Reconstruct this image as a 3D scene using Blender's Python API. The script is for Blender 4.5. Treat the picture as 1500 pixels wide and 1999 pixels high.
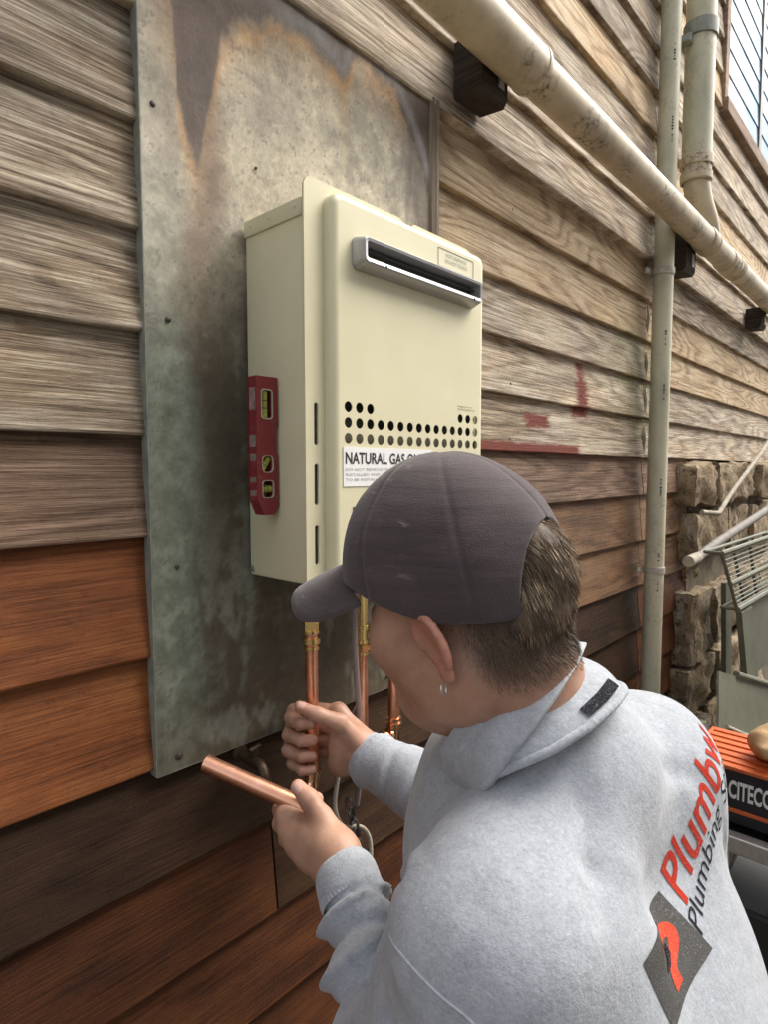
import bpy, bmesh, math, random
import numpy as np
from mathutils import Vector, Matrix, Quaternion
from mathutils.bvhtree import BVHTree
from mathutils.geometry import tessellate_polygon

random.seed(7); rng = np.random.default_rng(7)
S = bpy.context.scene
COL = S.collection
for o in list(bpy.data.objects): bpy.data.objects.remove(o)

# ------------------------------------------------------------------ camera
cam = bpy.data.cameras.new('camera'); cam_ob = bpy.data.objects.new('camera', cam); COL.objects.link(cam_ob)
cam.sensor_fit = 'VERTICAL'; cam.sensor_height = 36.0; cam.lens = 1195 / 1999 * 36.0
cam.clip_start = 0.02; cam.clip_end = 500
YAW, PITCH = math.radians(47.6), math.radians(3.95)
FWD = Vector((math.sin(YAW) * math.cos(PITCH), math.cos(YAW) * math.cos(PITCH), -math.sin(PITCH)))
cam_ob.location = (0, -0.82, 1.5)
cam_ob.rotation_euler = FWD.to_track_quat('-Z', 'Y').to_euler()
S.camera = cam_ob
S.render.resolution_x, S.render.resolution_y = 769, 1024

# ------------------------------------------------------------------ sky, sun, exposure
SUN_AZ, SUN_EL = math.radians(122), math.radians(50)      # azimuth from +Y towards +X
w = bpy.data.worlds.new('World'); S.world = w; w.use_nodes = True
nt = w.node_tree; bg = nt.nodes['Background']
sky = nt.nodes.new('ShaderNodeTexSky'); sky.sky_type = 'NISHITA'; sky.sun_disc = False
sky.sun_elevation = SUN_EL; sky.sun_rotation = SUN_AZ; sky.dust_density = 4.0; sky.ozone_density = 0.6; sky.air_density = 1.0
hsv = nt.nodes.new('ShaderNodeHueSaturation'); hsv.inputs['Saturation'].default_value = 0.35      # thin overcast
nt.links.new(sky.outputs[0], hsv.inputs['Color']); nt.links.new(hsv.outputs[0], bg.inputs[0]); bg.inputs[1].default_value = 0.15
sun = bpy.data.lights.new('sun', 'SUN'); sun_ob = bpy.data.objects.new('sun', sun); COL.objects.link(sun_ob)
sun.energy = 1.1; sun.angle = math.radians(48); sun.color = (1.0, 0.93, 0.82)
sd = Vector((math.sin(SUN_AZ) * math.cos(SUN_EL), math.cos(SUN_AZ) * math.cos(SUN_EL), math.sin(SUN_EL)))
sun_ob.rotation_euler = sd.to_track_quat('Z', 'Y').to_euler(); sun_ob.location = sd * 20
S.view_settings.view_transform = 'Standard'; S.view_settings.look = 'None'
S.view_settings.gamma = 1.0; S.view_settings.use_curve_mapping = False
S.view_settings.exposure = 1.46
S.cycles.use_denoising = True
S.cycles.max_bounces = 6; S.cycles.use_adaptive_sampling = True; S.cycles.adaptive_threshold = 0.025

# ------------------------------------------------------------------ helpers
WL = {}                                   # world location of each object
def put(o, parent, loc):
    COL.objects.link(o)
    if parent is not None:
        o.parent = parent; WL[o.name] = WL[parent.name]
    else:
        o.location = loc; WL[o.name] = Vector(loc)
    return o
def tag(o, label=None, cat=None, group=None, kind=None):
    if label: o['label'] = label
    if cat: o['category'] = cat
    if group: o['group'] = group
    if kind: o['kind'] = kind
    return o
def thing(name, loc, label, cat, group=None):
    o = bpy.data.objects.new(name, None); o.empty_display_size = 0.05
    put(o, None, loc); return tag(o, label, cat, group)
def mesh_obj(name, V, Fc, mat, parent=None, smooth=False, loc=None, sharp=None):
    V = np.asarray(V, float).reshape(-1, 3)
    base = WL[parent.name] if parent is not None else Vector(loc if loc is not None else (0, 0, 0))
    V = V - np.array(base)
    me = bpy.data.meshes.new(name)
    if isinstance(Fc, np.ndarray):
        k = Fc.shape[1]
        me.vertices.add(len(V)); me.vertices.foreach_set('co', V.astype(np.float32).ravel())
        me.loops.add(Fc.size); me.loops.foreach_set('vertex_index', Fc.astype(np.int32).ravel())
        me.polygons.add(len(Fc)); me.polygons.foreach_set('loop_start', np.arange(0, Fc.size, k, dtype=np.int32))
        me.update(calc_edges=True); me.validate()
    else:
        me.from_pydata([tuple(v) for v in V], [], [tuple(f) for f in Fc]); me.update()
    if smooth:
        me.polygons.foreach_set('use_smooth', np.ones(len(me.polygons), bool))
        if sharp is not None: me.set_sharp_from_angle(angle=math.radians(sharp))
    if mat is not None: me.materials.append(mat)
    o = bpy.data.objects.new(name, me)
    return put(o, parent, base)
class MB:
    def __init__(s): s.v = []; s.f = []
    def add(s, V, Fc):
        n = len(s.v); s.v += [tuple(map(float, p)) for p in V]; s.f += [tuple(i + n for i in f) for f in Fc]; return s
    def box(s, lo, hi, bev=0.0, seg=2, M=None):
        bm = bmesh.new(); bmesh.ops.create_cube(bm, size=1)
        lo = np.array(lo, float); hi = np.array(hi, float); c = (lo + hi) / 2; d = hi - lo
        for v in bm.verts: v.co = Vector((v.co.x * d[0], v.co.y * d[1], v.co.z * d[2]))
        if bev > 0: bmesh.ops.bevel(bm, geom=bm.edges[:], offset=bev, segments=seg, affect='EDGES', profile=0.5)
        bm.verts.index_update()
        P = [(Vector(v.co) if M is None else M @ v.co) + Vector(c) for v in bm.verts]
        s.add(P, [[v.index for v in f.verts] for f in bm.faces]); bm.free(); return s
    def tube(s, pts, r, n=14, caps=True, closed=False):
        P = [Vector(p) for p in pts]; m = len(P)
        R = [r] * m if not hasattr(r, '__len__') else list(r)
        T = []
        for i in range(m):
            a = P[(i - 1) % m] if (closed or i > 0) else P[0]
            b = P[(i + 1) % m] if (closed or i < m - 1) else P[-1]
            t = (b - a); T.append(t.normalized() if t.length > 1e-9 else Vector((0, 0, 1)))
        ref = Vector((0, 0, 1)) if abs(T[0].z) < .9 else Vector((1, 0, 0))
        nrm = (ref - T[0] * ref.dot(T[0])).normalized(); V = []
        for i in range(m):
            if i: nrm = (nrm - T[i] * nrm.dot(T[i])).normalized()
            bn = T[i].cross(nrm)
            for k in range(n):
                a = 2 * math.pi * k / n; V.append(P[i] + (nrm * math.cos(a) + bn * math.sin(a)) * R[i])
        Fc = []
        for i in range(m if closed else m - 1):
            j = (i + 1) % m
            for k in range(n): Fc.append((i * n + k, i * n + (k + 1) % n, j * n + (k + 1) % n, j * n + k))
        if caps and not closed:
            Fc.append(tuple(range(n - 1, -1, -1))); Fc.append(tuple((m - 1) * n + k for k in range(n)))
        s.add(V, Fc); return s
    def lathe(s, p0, axis, prof, n=24, caps=True):
        a = Vector(axis).normalized(); ref = Vector((0, 0, 1)) if abs(a.z) < .9 else Vector((1, 0, 0))
        e1 = (ref - a * ref.dot(a)).normalized(); e2 = a.cross(e1); V = []; Fc = []
        for (r, h) in prof:
            for k in range(n):
                t = 2 * math.pi * k / n; V.append(Vector(p0) + a * h + (e1 * math.cos(t) + e2 * math.sin(t)) * r)
        for i in range(len(prof) - 1):
            for k in range(n): Fc.append((i * n + k, i * n + (k + 1) % n, (i + 1) * n + (k + 1) % n, (i + 1) * n + k))
        if caps:
            Fc.append(tuple(range(n - 1, -1, -1))); Fc.append(tuple((len(prof) - 1) * n + k for k in range(n)))
        s.add(V, Fc); return s
    def prism(s, poly, axis, a, b):      # poly: 2D points in the two other axes
        k = 'xyz'.index(axis); o = [i for i in range(3) if i != k]; n = len(poly); V = []
        for h in (a, b):
            for p in poly:
                q = [0, 0, 0]; q[k] = h; q[o[0]] = p[0]; q[o[1]] = p[1]; V.append(q)
        s.add(V, [tuple(range(n - 1, -1, -1)), tuple(range(n, 2 * n))] + [(i, (i + 1) % n, n + (i + 1) % n, n + i) for i in range(n)]); return s
    def build(s, name, mat, parent=None, smooth=False, loc=None, sharp=40):
        o = mesh_obj(name, s.v, s.f, mat, parent, smooth, loc)
        bm = bmesh.new(); bm.from_mesh(o.data); bmesh.ops.recalc_face_normals(bm, faces=bm.faces[:]); bm.to_mesh(o.data); bm.free()
        if smooth: o.data.set_sharp_from_angle(angle=math.radians(sharp))
        return o
def rrect(x0, x1, z0, z1, r, n=6):
    P = []
    rs = r if hasattr(r, '__len__') else (r, r, r, r)
    for cx, cz, a0, rr in ((x1, z1, 0, rs[0]), (x0, z1, 90, rs[1]), (x0, z0, 180, rs[2]), (x1, z0, 270, rs[3])):
        sx = -1 if cx == x1 else 1; sz = -1 if cz == z1 else 1
        for i in range(n + 1):
            a = math.radians(a0 + 90 * i / n)
            P.append((cx + sx * rr + rr * math.cos(a), cz + sz * rr + rr * math.sin(a)))
    return P

# ------------------------------------------------------------------ materials
class NT:
    def __init__(s, name):
        s.m = bpy.data.materials.new(name); s.m.use_nodes = True; s.t = s.m.node_tree
        s.b = s.t.nodes['Principled BSDF']
    def n(s, ty, **kw):
        x = s.t.nodes.new(ty)
        for k, v in kw.items(): setattr(x, k, v)
        return x
    def l(s, a, b): s.t.links.new(a, b)
    def _in(s, sock, v):
        if isinstance(v, bpy.types.NodeSocket): s.l(v, sock)
        elif v is not None: sock.default_value = v
    def math(s, op, a, b=None, c=None, clamp=False):
        x = s.n('ShaderNodeMath', operation=op, use_clamp=clamp)
        s._in(x.inputs[0], a); s._in(x.inputs[1], b)
        if c is not None: s._in(x.inputs[2], c)
        return x.outputs[0]
    def pos(s):
        return s.n('ShaderNodeNewGeometry').outputs['Position']
    def vmul(s, v, k):
        x = s.n('ShaderNodeVectorMath', operation='MULTIPLY'); s._in(x.inputs[0], v); x.inputs[1].default_value = k; return x.outputs[0]
    def vadd(s, v, k):
        x = s.n('ShaderNodeVectorMath', operation='ADD'); s._in(x.inputs[0], v); s._in(x.inputs[1], k); return x.outputs[0]
    def noise(s, v, scale, detail=3, rough=.55, dist=0):
        x = s.n('ShaderNodeTexNoise'); s._in(x.inputs['Vector'], v)
        x.inputs['Scale'].default_value = scale; x.inputs['Detail'].default_value = detail
        x.inputs['Roughness'].default_value = rough; x.inputs['Distortion'].default_value = dist
        return x.outputs['Fac']
    def ramp(s, f, stops, interp='LINEAR'):
        x = s.n('ShaderNodeValToRGB'); x.color_ramp.interpolation = interp; s._in(x.inputs[0], f)
        e = x.color_ramp.elements
        while len(e) < len(stops): e.new(0.5)
        for k, (p, c) in enumerate(stops):
            e[k].position = p; e[k].color = (c[0], c[1], c[2], 1) if hasattr(c, '__len__') else (c, c, c, 1)
        return x.outputs[0]
    def mix(s, f, a, b, mode='MIX'):
        x = s.n('ShaderNodeMix', data_type='RGBA', blend_type=mode)
        s._in(x.inputs[0], f)
        for i, v in ((6, a), (7, b)):
            if hasattr(v, '__len__') and not isinstance(v, bpy.types.NodeSocket): v = (v[0], v[1], v[2], 1)
            s._in(x.inputs[i], v)
        return x.outputs[2]
    def bump(s, h, strength=.3, dist=.002, normal=None):
        x = s.n('ShaderNodeBump'); s._in(x.inputs['Height'], h); x.inputs['Strength'].default_value = strength
        x.inputs['Distance'].default_value = dist
        if normal is not None: s.l(normal, x.inputs['Normal'])
        return x.outputs[0]
    def out(s, col=None, rough=None, normal=None, metal=None, spec=None, **kw):
        b = s.b
        if col is not None:
            if hasattr(col, '__len__') and not isinstance(col, bpy.types.NodeSocket): col = (col[0], col[1], col[2], 1)
            s._in(b.inputs['Base Color'], col)
        s._in(b.inputs['Roughness'], rough); s._in(b.inputs['Normal'], normal); s._in(b.inputs['Metallic'], metal)
        if spec is not None: b.inputs['Specular IOR Level'].default_value = spec
        for k, v in kw.items(): s._in(b.inputs[k.replace('_', ' ')], v)
        return s.m
def plain(name, col, rough=.5, metal=0, var=.12, scale=30, bump=0.0, spec=.5):
    t = NT(name); n = t.noise(t.pos(), scale, 4)
    c = t.ramp(n, [(.25, [x * (1 - var) for x in col]), (.75, [min(1, x * (1 + var)) for x in col])])
    return t.out(c, t.math('ADD', t.math('MULTIPLY', n, .15), rough - .07), t.bump(n, bump, .001) if bump else None, metal, spec)

def wood(name, dark, mid, light, ring=22, bump=.5, rough=.78, coarse=1.0, extra=None, blot=.5, crisp=1.0, knots=.5, rw=.30):
    t = NT(name); p = t.pos(); oi = t.n('ShaderNodeObjectInfo')
    cx = t.n('ShaderNodeCombineXYZ'); t._in(cx.inputs[0], t.math('MULTIPLY', oi.outputs['Random'], 61.0)); t._in(cx.inputs[2], t.math('MULTIPLY', oi.outputs['Random'], 23.0))
    q = t.vadd(p, cx.outputs[0])
    # knots: the rings swing round them
    vo = t.n('ShaderNodeTexVoronoi', feature='F1'); t._in(vo.inputs['Vector'], t.vmul(q, (1.5, .001, 4.0))); vo.inputs['Scale'].default_value = 1.0
    kd = t.math('DIVIDE', vo.outputs['Distance'], .16); kf = t.math('POWER', 2.718, t.math('MULTIPLY', t.math('MULTIPLY', kd, kd), -1.0))
    n1 = t.math('ADD', t.noise(t.vmul(q, (.85 * coarse, 1, 5.5)), 1.0, 2.0, .4, .25), t.math('MULTIPLY', kf, .35 * knots))
    wob = t.noise(t.vmul(q, (10, 1, 26)), 1.0, 3, .55)
    ph = t.math('ADD', t.math('MULTIPLY', n1, ring * 6.283), t.math('MULTIPLY', wob, 2.6))
    rings = t.math('ADD', t.math('MULTIPLY', t.math('SINE', ph), .5), .5)
    rings = t.ramp(rings, [(.05, 0), (.42, .75), (.9, 1)])
    fine = t.ramp(t.noise(t.vmul(q, (5.0, 1, 190)), 1.0, 8, .74), [(.40, 0), (.58, 1)])
    fib = t.ramp(t.noise(t.vmul(q, (26, 1, 520)), 1.0, 4, .7), [(.36, 0), (.62, 1)])
    blo = t.noise(t.vmul(q, (1.3, 1, 3.5)), 1.6, 5, .65)
    h = t.math('ADD', t.math('MULTIPLY', rings, rw), t.math('ADD', t.math('MULTIPLY', fine, .82 - rw), t.math('MULTIPLY', fib, .18)))
    tone = t.math('ADD', t.math('MULTIPLY', h, 1 - blot), t.math('MULTIPLY', t.ramp(blo, [(.30, 0), (.70, 1)]), blot))
    col = t.ramp(tone, [(.15, dark), (.5, mid), (.85, light)])
    # open checks, grime and the dark hearts of knots
    chk = t.ramp(t.noise(t.vmul(q, (2.2, 1, 150)), 1.0, 4, .75), [(.30, 1), (.37, 0)])
    chk = t.math('MULTIPLY', chk, t.ramp(blo, [(.35, 1), (.6, .35)]))
    col = t.mix(t.math('MULTIPLY', chk, .85 * crisp), col, [c * .30 for c in dark])
    heart = t.math('MULTIPLY', t.ramp(kf, [(.72, 0), (.93, 1)]), t.ramp(t.noise(q, 90, 3), [(.3, .5), (.6, 1)]))
    col = t.mix(t.math('MULTIPLY', heart, .8 * min(1, knots * 1.6)), col, [c * .6 for c in dark])
    pat = t.noise(t.vmul(q, (3.2, 1, 6.0)), 1.0, 5, .65); wx = t.noise(q, 55, 5, .75)
    col = t.mix(t.ramp(pat, [(.48, 0), (.66, .55)]), col, t.mix(1.0, col, (1.12, .97, .78), 'MULTIPLY'))
    col = t.mix(t.ramp(wx, [(.30, .42), (.44, 0)]), col, t.mix(1.0, col, (.45, .42, .40), 'MULTIPLY'))
    val = t.math('ADD', t.math('MULTIPLY', oi.outputs['Random'], .22), .89)
    hs = t.n('ShaderNodeHueSaturation'); t._in(hs.inputs['Value'], val); t.l(col, hs.inputs['Color']); col = hs.outputs[0]
    hh = t.math('SUBTRACT', h, t.math('MULTIPLY', chk, .8))
    if extra: col = extra(t, p, col)
    return t.out(col, rough, t.bump(hh, bump, .0026), 0, .25)

def boxmask(t, p, x0, x1, z0, z1, nz, amp=.02, soft=.004):
    s = t.n('ShaderNodeSeparateXYZ'); t.l(p, s.inputs[0])
    dx = t.math('SUBTRACT', t.math('ABSOLUTE', t.math('SUBTRACT', s.outputs[0], (x0 + x1) / 2)), (x1 - x0) / 2)
    dz = t.math('SUBTRACT', t.math('ABSOLUTE', t.math('SUBTRACT', s.outputs[2], (z0 + z1) / 2)), (z1 - z0) / 2)
    d = t.math('ADD', t.math('MAXIMUM', t.math('MULTIPLY', dx, .35), dz), t.math('MULTIPLY', t.math('SUBTRACT', nz, .5), amp))
    return t.math('SUBTRACT', .5, t.math('DIVIDE', d, soft), clamp=True)
def algae(t, p, col, amt=.55):
    s = t.n('ShaderNodeSeparateXYZ'); t.l(p, s.inputs[0])
    n = t.noise(t.vmul(p, (3, 1, 6)), 1.5, 4, .65)
    m = t.math('MULTIPLY', t.math('SUBTRACT', 1.0, t.math('DIVIDE', t.math('ABSOLUTE', t.math('SUBTRACT', s.outputs[0], 2.25)), .42), clamp=True), t.ramp(n, [(.35, 0), (.7, 1)]))
    m2 = t.math('MULTIPLY', m, t.math('SUBTRACT', 1.0, t.math('DIVIDE', t.math('ABSOLUTE', t.math('SUBTRACT', s.outputs[2], 1.82)), .33), clamp=True))
    return t.mix(t.math('MULTIPLY', m2, amt * 2, clamp=True), col, (.16, .17, .05))
def red_paint(t, p, col):
    nz = t.noise(t.vmul(p, (16, 1, 210)), 1.0, 5, .7)
    m = boxmask(t, p, .98, 1.78, 1.54, 1.572, nz, .030, .010)
    for bx in ((1.47, 1.60, 1.615, 1.652), (1.75, 1.86, 1.66, 1.70), (1.765, 1.84, 1.69, 1.77), (1.775, 1.82, 1.76, 1.822)):
        m = t.math('MAXIMUM', m, boxmask(t, p, *bx, nz, .045, .010))
    return t.mix(m, col, (.20, .052, .036))
def extra_upper(t, p, col): return red_paint(t, p, algae(t, p, col))

M = {}
M['wood_grey'] = wood('weathered_timber', (.090, .064, .047), (.36, .285, .205), (.70, .62, .50), ring=15, bump=1.0, extra=extra_upper, blot=.30, knots=.35, rw=.26)
M['wood_tan'] = wood('tan_weathered_timber', (.15, .096, .055), (.46, .335, .205), (.72, .58, .395), ring=19, bump=.9, extra=extra_upper, blot=.34, knots=.3, rw=.34)
M['wood_brown'] = wood('brown_timber', (.050, .031, .021), (.165, .105, .070), (.30, .21, .150), ring=12, bump=.9, blot=.36, knots=.4)
M['wood_red'] = wood('red_stained_timber', (.055, .019, .008), (.205, .068, .022), (.34, .135, .045), ring=6, bump=.45, rough=.58, blot=.58, crisp=.7, knots=.9)
M['wood_red2'] = wood('stained_shaded_timber', (.030, .010, .005), (.098, .034, .012), (.18, .070, .026), ring=7, bump=.45, rough=.58, blot=.58, crisp=.7, knots=.7)  # deeper red stain, with the shade of the lower rows mixed into the colour
M['wood_mid'] = wood('faded_brown_timber', (.046, .026, .015), (.155, .088, .047), (.27, .165, .095), ring=8, bump=.5, rough=.65, blot=.5, crisp=.8, knots=.5)
M['wood_dark'] = wood('dark_stained_timber', (.012, .006, .004), (.042, .021, .010), (.080, .042, .021), ring=7, bump=.4, rough=.62, blot=.6, crisp=.7)
M['wood_block'] = wood('old_dark_timber', (.014, .010, .008), (.045, .034, .026), (.09, .07, .055), ring=16, bump=.8, knots=0)
# ------------------------------------------------------------------ ground and the passage behind the camera
t = NT('packed_earth'); p = t.pos(); a = t.noise(p, 3, 5); b_ = t.noise(p, 60, 4)
M['earth'] = t.out(t.ramp(t.math('ADD', t.math('MULTIPLY', a, .6), t.math('MULTIPLY', b_, .4)), [(.3, (.05, .042, .032)), (.7, (.14, .12, .095))]), .95, t.bump(b_, .8, .01))
g = mesh_obj('ground', [(-200, -200, 0), (200, -200, 0), (200, 200, 0), (-200, 200, 0)], [(0, 1, 2, 3)], M['earth']); tag(g, kind='structure')
M['white_siding'] = plain('white_painted_siding', (.62, .61, .58), .6, var=.06, scale=5)
sv = MB()
for k in range(30):
    z = .2 + k * .16; sv.add([(-4, -3.30, z), (9, -3.30, z), (9, -3.325, z + .165), (-4, -3.325, z + .165), (-4, -3.325, z), (9, -3.325, z)], [(0, 1, 2, 3), (4, 5, 1, 0)])
ns = sv.build('neighbouring_wall', M['white_siding'], None); tag(ns, kind='structure')

# ------------------------------------------------------------------ weatherboard house
house = thing('house', (0, 0, 0), 'timber weatherboard house wall, grey weathered boards above red-brown stained boards below', 'house')
M['core'] = plain('wall_core', (.03, .024, .02), .9)
MB().box((-2.0, .040, 0.0), (2.88, .2, 4.6)).box((2.88, .045, 1.54), (7.5, .2, 4.6)).build('wall_core', M['core'], house)
ZB = [.065, .235, .40, .57, .735, .90, 1.068, 1.235, 1.405, 1.546, 1.69, 1.828, 1.967, 2.114, 2.252, 2.40, 2.545, 2.69, 2.835, 2.98, 3.125, 3.27, 3.415, 3.56, 3.705, 3.85, 3.995, 4.14, 4.285, 4.43, 4.575]
WIN = (3.20, 4.62, 3.18, 4.5)          # window opening
def board(x0, x1, z0, z1, mat, dy=0.0, cut=0):
    n = max(2, int((x1 - x0) / .16) + 1); xs = np.linspace(x0, x1, n)
    prof = [(.029, z0 + .001), (.004, z0), (.0008, z0 + .0012), (0.0, z0 + .004), (.0038, z0 + .035), (.0175, z1 + .008), (.034, z1 + .008)]
    V = []; ph = random.uniform(0, 6)
    for x in xs:
        jz = .0012 * math.sin(3.1 * x + ph) + random.gauss(0, .0004); jy = .0010 * math.sin(2.3 * x + 2 * ph) + random.gauss(0, .0004)
        for k, (y, z) in enumerate(prof):
            zz = z + (jz if k < 5 else 0)
            if cut and k < 5: pass
            V.append((x, y + dy + (jy if 1 <= k <= 4 else 0), zz))
    m = len(prof); Fc = []
    for i in range(n - 1):
        for k in range(m): Fc.append((i * m + k, (i + 1) * m + k, (i + 1) * m + (k + 1) % m, i * m + (k + 1) % m))
    Fc += [tuple(range(m)), tuple((n - 1) * m + k for k in range(m - 1, -1, -1))]
    return MB().add(V, Fc).build('board', mat, house)
GAP = .0022
for i in range(len(ZB) - 1):
    z0, z1 = ZB[i], ZB[i + 1]; zc = (z0 + z1) / 2
    dy = -.012 if z0 > 2.2 else 0.0
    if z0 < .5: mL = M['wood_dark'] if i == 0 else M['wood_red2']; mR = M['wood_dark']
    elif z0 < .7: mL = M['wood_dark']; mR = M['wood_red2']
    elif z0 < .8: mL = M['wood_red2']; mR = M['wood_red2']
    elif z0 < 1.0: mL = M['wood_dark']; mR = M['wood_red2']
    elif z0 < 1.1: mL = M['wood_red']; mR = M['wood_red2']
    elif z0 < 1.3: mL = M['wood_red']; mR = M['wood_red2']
    elif z0 < 1.5: mL = M['wood_brown']; mR = M['wood_brown']
    elif z0 < 1.9: mL = M['wood_grey']; mR = M['wood_grey'] if z0 < 1.75 else M['wood_tan']
    else: mL = M['wood_tan'] if i % 4 == 1 else M['wood_grey']; mR = M['wood_grey'] if i % 4 else M['wood_tan']
    end = 2.905 - .012 * (i % 2) if z0 < 1.5 else 7.4
    # splits along X
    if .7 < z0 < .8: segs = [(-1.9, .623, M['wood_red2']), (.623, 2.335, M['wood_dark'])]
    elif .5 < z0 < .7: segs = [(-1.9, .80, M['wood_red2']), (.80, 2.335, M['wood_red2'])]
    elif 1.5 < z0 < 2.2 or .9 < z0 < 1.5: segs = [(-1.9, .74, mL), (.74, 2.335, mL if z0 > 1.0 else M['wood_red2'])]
    else: segs = [(-1.9, 2.335, mL)]
    if 1.1 < z0 < 1.4: segs = [(-1.9, .74, M['wood_red']), (.74, 2.335, M['wood_mid'])]; mR = M['wood_mid']
    if 1.0 < z0 < 1.1: segs = [(-1.9, .74, M['wood_red']), (.74, 2.335, M['wood_mid'])]; mR = M['wood_mid']
    if 1.6 < z0 < 1.75: segs += [(2.335, 3.02, mR), (3.02, end, mR)]
    elif 1.75 < z0 < 1.9: segs += [(2.335, 3.62, mR), (3.62, end, mR)]
    elif z1 > WIN[2] and z0 < WIN[3]: segs += [(2.335, WIN[0] - .02, mR), (WIN[1] + .02, end, mR)]
    else: segs += [(2.335, end, mR)]
    if 1.9 < z0 < 2.0: segs = [(-1.9, .74, M['wood_grey']), (.74, 2.335, M['wood_tan'])] + segs[2:]
    for (x0, x1, m) in segs: board(x0 + GAP, x1 - GAP, z0, z1, m, dy)
# nail heads along the boards
M['board_nail'] = plain('board_nail', (.05, .04, .033), .6, .4)
for i in range(5, len(ZB) - 6):
    for x in (.12, 1.34, 1.78, 2.22, 2.72, 3.24):
        if x > 2.85 and ZB[i] < 1.5: continue
        xx = x + random.uniform(-.06, .06); zz = ZB[i] + .028 + random.uniform(-.006, .006); dy = -.012 if ZB[i] > 2.2 else 0
        MB().lathe((xx, .0045 + dy, zz), (0, -1, 0), [(.0034, 0), (.0032, .0014), (.0015, .0019)], 8).build('nail', M['board_nail'], house)
# caulk bead along the joint beside the pipe
M['caulk'] = plain('old_caulk', (.42, .39, .32), .8, var=.3, scale=60)
for z0, z1 in ((1.56, 1.66), (1.70, 1.80), (1.84, 1.93), (2.0, 2.10)):
    MB().tube([(2.333, .004, z0), (2.335, .001, (z0 + z1) / 2), (2.334, .006, z1)], [.003, .006, .003], 6).build('caulk', M['caulk'], house, True)
# window
win = bpy.data.objects.new('window', None); put(win, house, (0, 0, 0))
M['trim'] = wood('window_trim_timber', (.12, .075, .05), (.28, .19, .135), (.42, .31, .23), ring=8, bump=.4)
x0, x1, z0, z1 = WIN; F = MB()
F.box((x0 - .055, -.020, z0 - .0598), (x0, .06, z1 + .06), .004).box((x1, -.020, z0 - .06), (x1 + .055, .06, z1 + .06), .004)
F.box((x0 - .0535, -.034, z0 - .075), (x1 + .0535, .055, z0 - .012), .004).box((x0, -.018, z1), (x1, .06, z1 + .06), .004)
F.build('window_frame', M['trim'], win)
M['sash'] = plain('sash_paint', (.16, .14, .12), .5)
SB = MB(); s = .022; xm = 3.86
SB.box((x0, -.010, z0 - .011), (x0 + s, .02, z1), .002).box((x1 - s, -.010, z0 - .011), (x1, .02, z1), .002).box((x0 + s, -.009, z0 - .011), (x1 - s, .019, z0 + s), .002).box((x0 + s, -.009, z1 - s), (x1 - s, .019, z1), .002)
SB.box((xm, -.012, z0 + s), (xm + .05, .02, z1 - s), .002).build('sash', M['sash'], win)
t = NT('louvre_glass'); n = t.noise(t.vmul(t.pos(), (3.5, 1, .8)), 1.0, 3)
M['pane'] = t.out(t.ramp(n, [(.42, (.42, .50, .56)), (.56, (.12, .25, .36))]), .35, None, 0, .12)
for a, b in ((x0 + s, xm), (xm + .05, x1 - s)):
    for k in range(11):
        zz = z0 + s + .004 + k * .114
        slab_ = [(a, -.006, zz), (b, -.006, zz), (b, -.0015, zz + .1125), (a, -.0015, zz + .1125)]
        MB().add([Vector(p) for p in slab_] + [Vector(p) + Vector((0, .005, 0)) for p in slab_], [(0, 1, 2, 3), (7, 6, 5, 4), (0, 4, 5, 1), (1, 5, 6, 2), (2, 6, 7, 3), (3, 7, 4, 0)]).build('pane', M['pane'], win)
MB().box((x0, .036, z0), (x1, .0395, z1)).build('curtain', plain('dim_curtain', (.03, .04, .05), .8), win)
# ------------------------------------------------------------------ rubble stone footing
t = NT('sandstone'); p = t.pos(); a = t.noise(p, 7, 6, .7); b_ = t.noise(p, 38, 5, .7); c_ = t.noise(t.vmul(p, (14, 14, 5)), 1.0, 5, .7)
col = t.ramp(a, [(.3, (.10, .066, .036)), (.5, (.28, .205, .12)), (.72, (.48, .385, .25))])
col = t.mix(t.ramp(c_, [(.55, 0), (.68, .8)]), col, (.55, .50, .41))
col = t.mix(t.ramp(b_, [(.36, .85), (.46, 0)]), col, (.035, .028, .02))
M['stone'] = t.out(col, .95, t.bump(t.math('ADD', b_, t.math('MULTIPLY', c_, .8)), 1.0, .014))
stone_wall = thing('stone_footing', (2.9, 0, 0), 'rough sandstone block footing under the boards at the far end of wall', 'stone wall')
MB().box((2.90, .004, 0), (7.4, .25, 1.535)).build('mortar', plain('dark_mortar', (.16, .125, .085), .95, var=.5, scale=18, bump=1.0), stone_wall)
def stone(x0, x1, z0, z1, yf, seed):
    bm = bmesh.new(); bmesh.ops.create_cube(bm, size=2); bmesh.ops.subdivide_edges(bm, edges=bm.edges[:], cuts=8, use_grid_fill=True)
    r = random.Random(seed); ph = [r.uniform(0, 9) for _ in range(9)]
    c = Vector(((x0 + x1) / 2, yf + .09, (z0 + z1) / 2)); hx, hy, hz = (x1 - x0) / 2, .09, (z1 - z0) / 2
    V = []
    for v in bm.verts:
        q = v.co.copy(); n = q.normalized(); k = (abs(q.x) ** 26 + abs(q.y) ** 26 + abs(q.z) ** 26) ** (1 / 26); q = q / k
        P = Vector((q.x * hx, q.y * hy, q.z * hz))
        d = .010 * math.sin(9 * P.x + ph[0] + 5 * P.z) + .010 * math.sin(17 * P.z + ph[1]) + .008 * math.sin(31 * P.x + ph[2] + 13 * P.z) + .005 * math.sin(47 * P.z + ph[3] + 20 * P.x) + r.gauss(0, .0045)
        V.append(c + P + n * d)
    bm.verts.index_update()
    o = MB().add(V, [[v.index for v in f.verts] for f in bm.faces]).build('stone', M['stone'], stone_wall, True, sharp=50); bm.free(); return o
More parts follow.
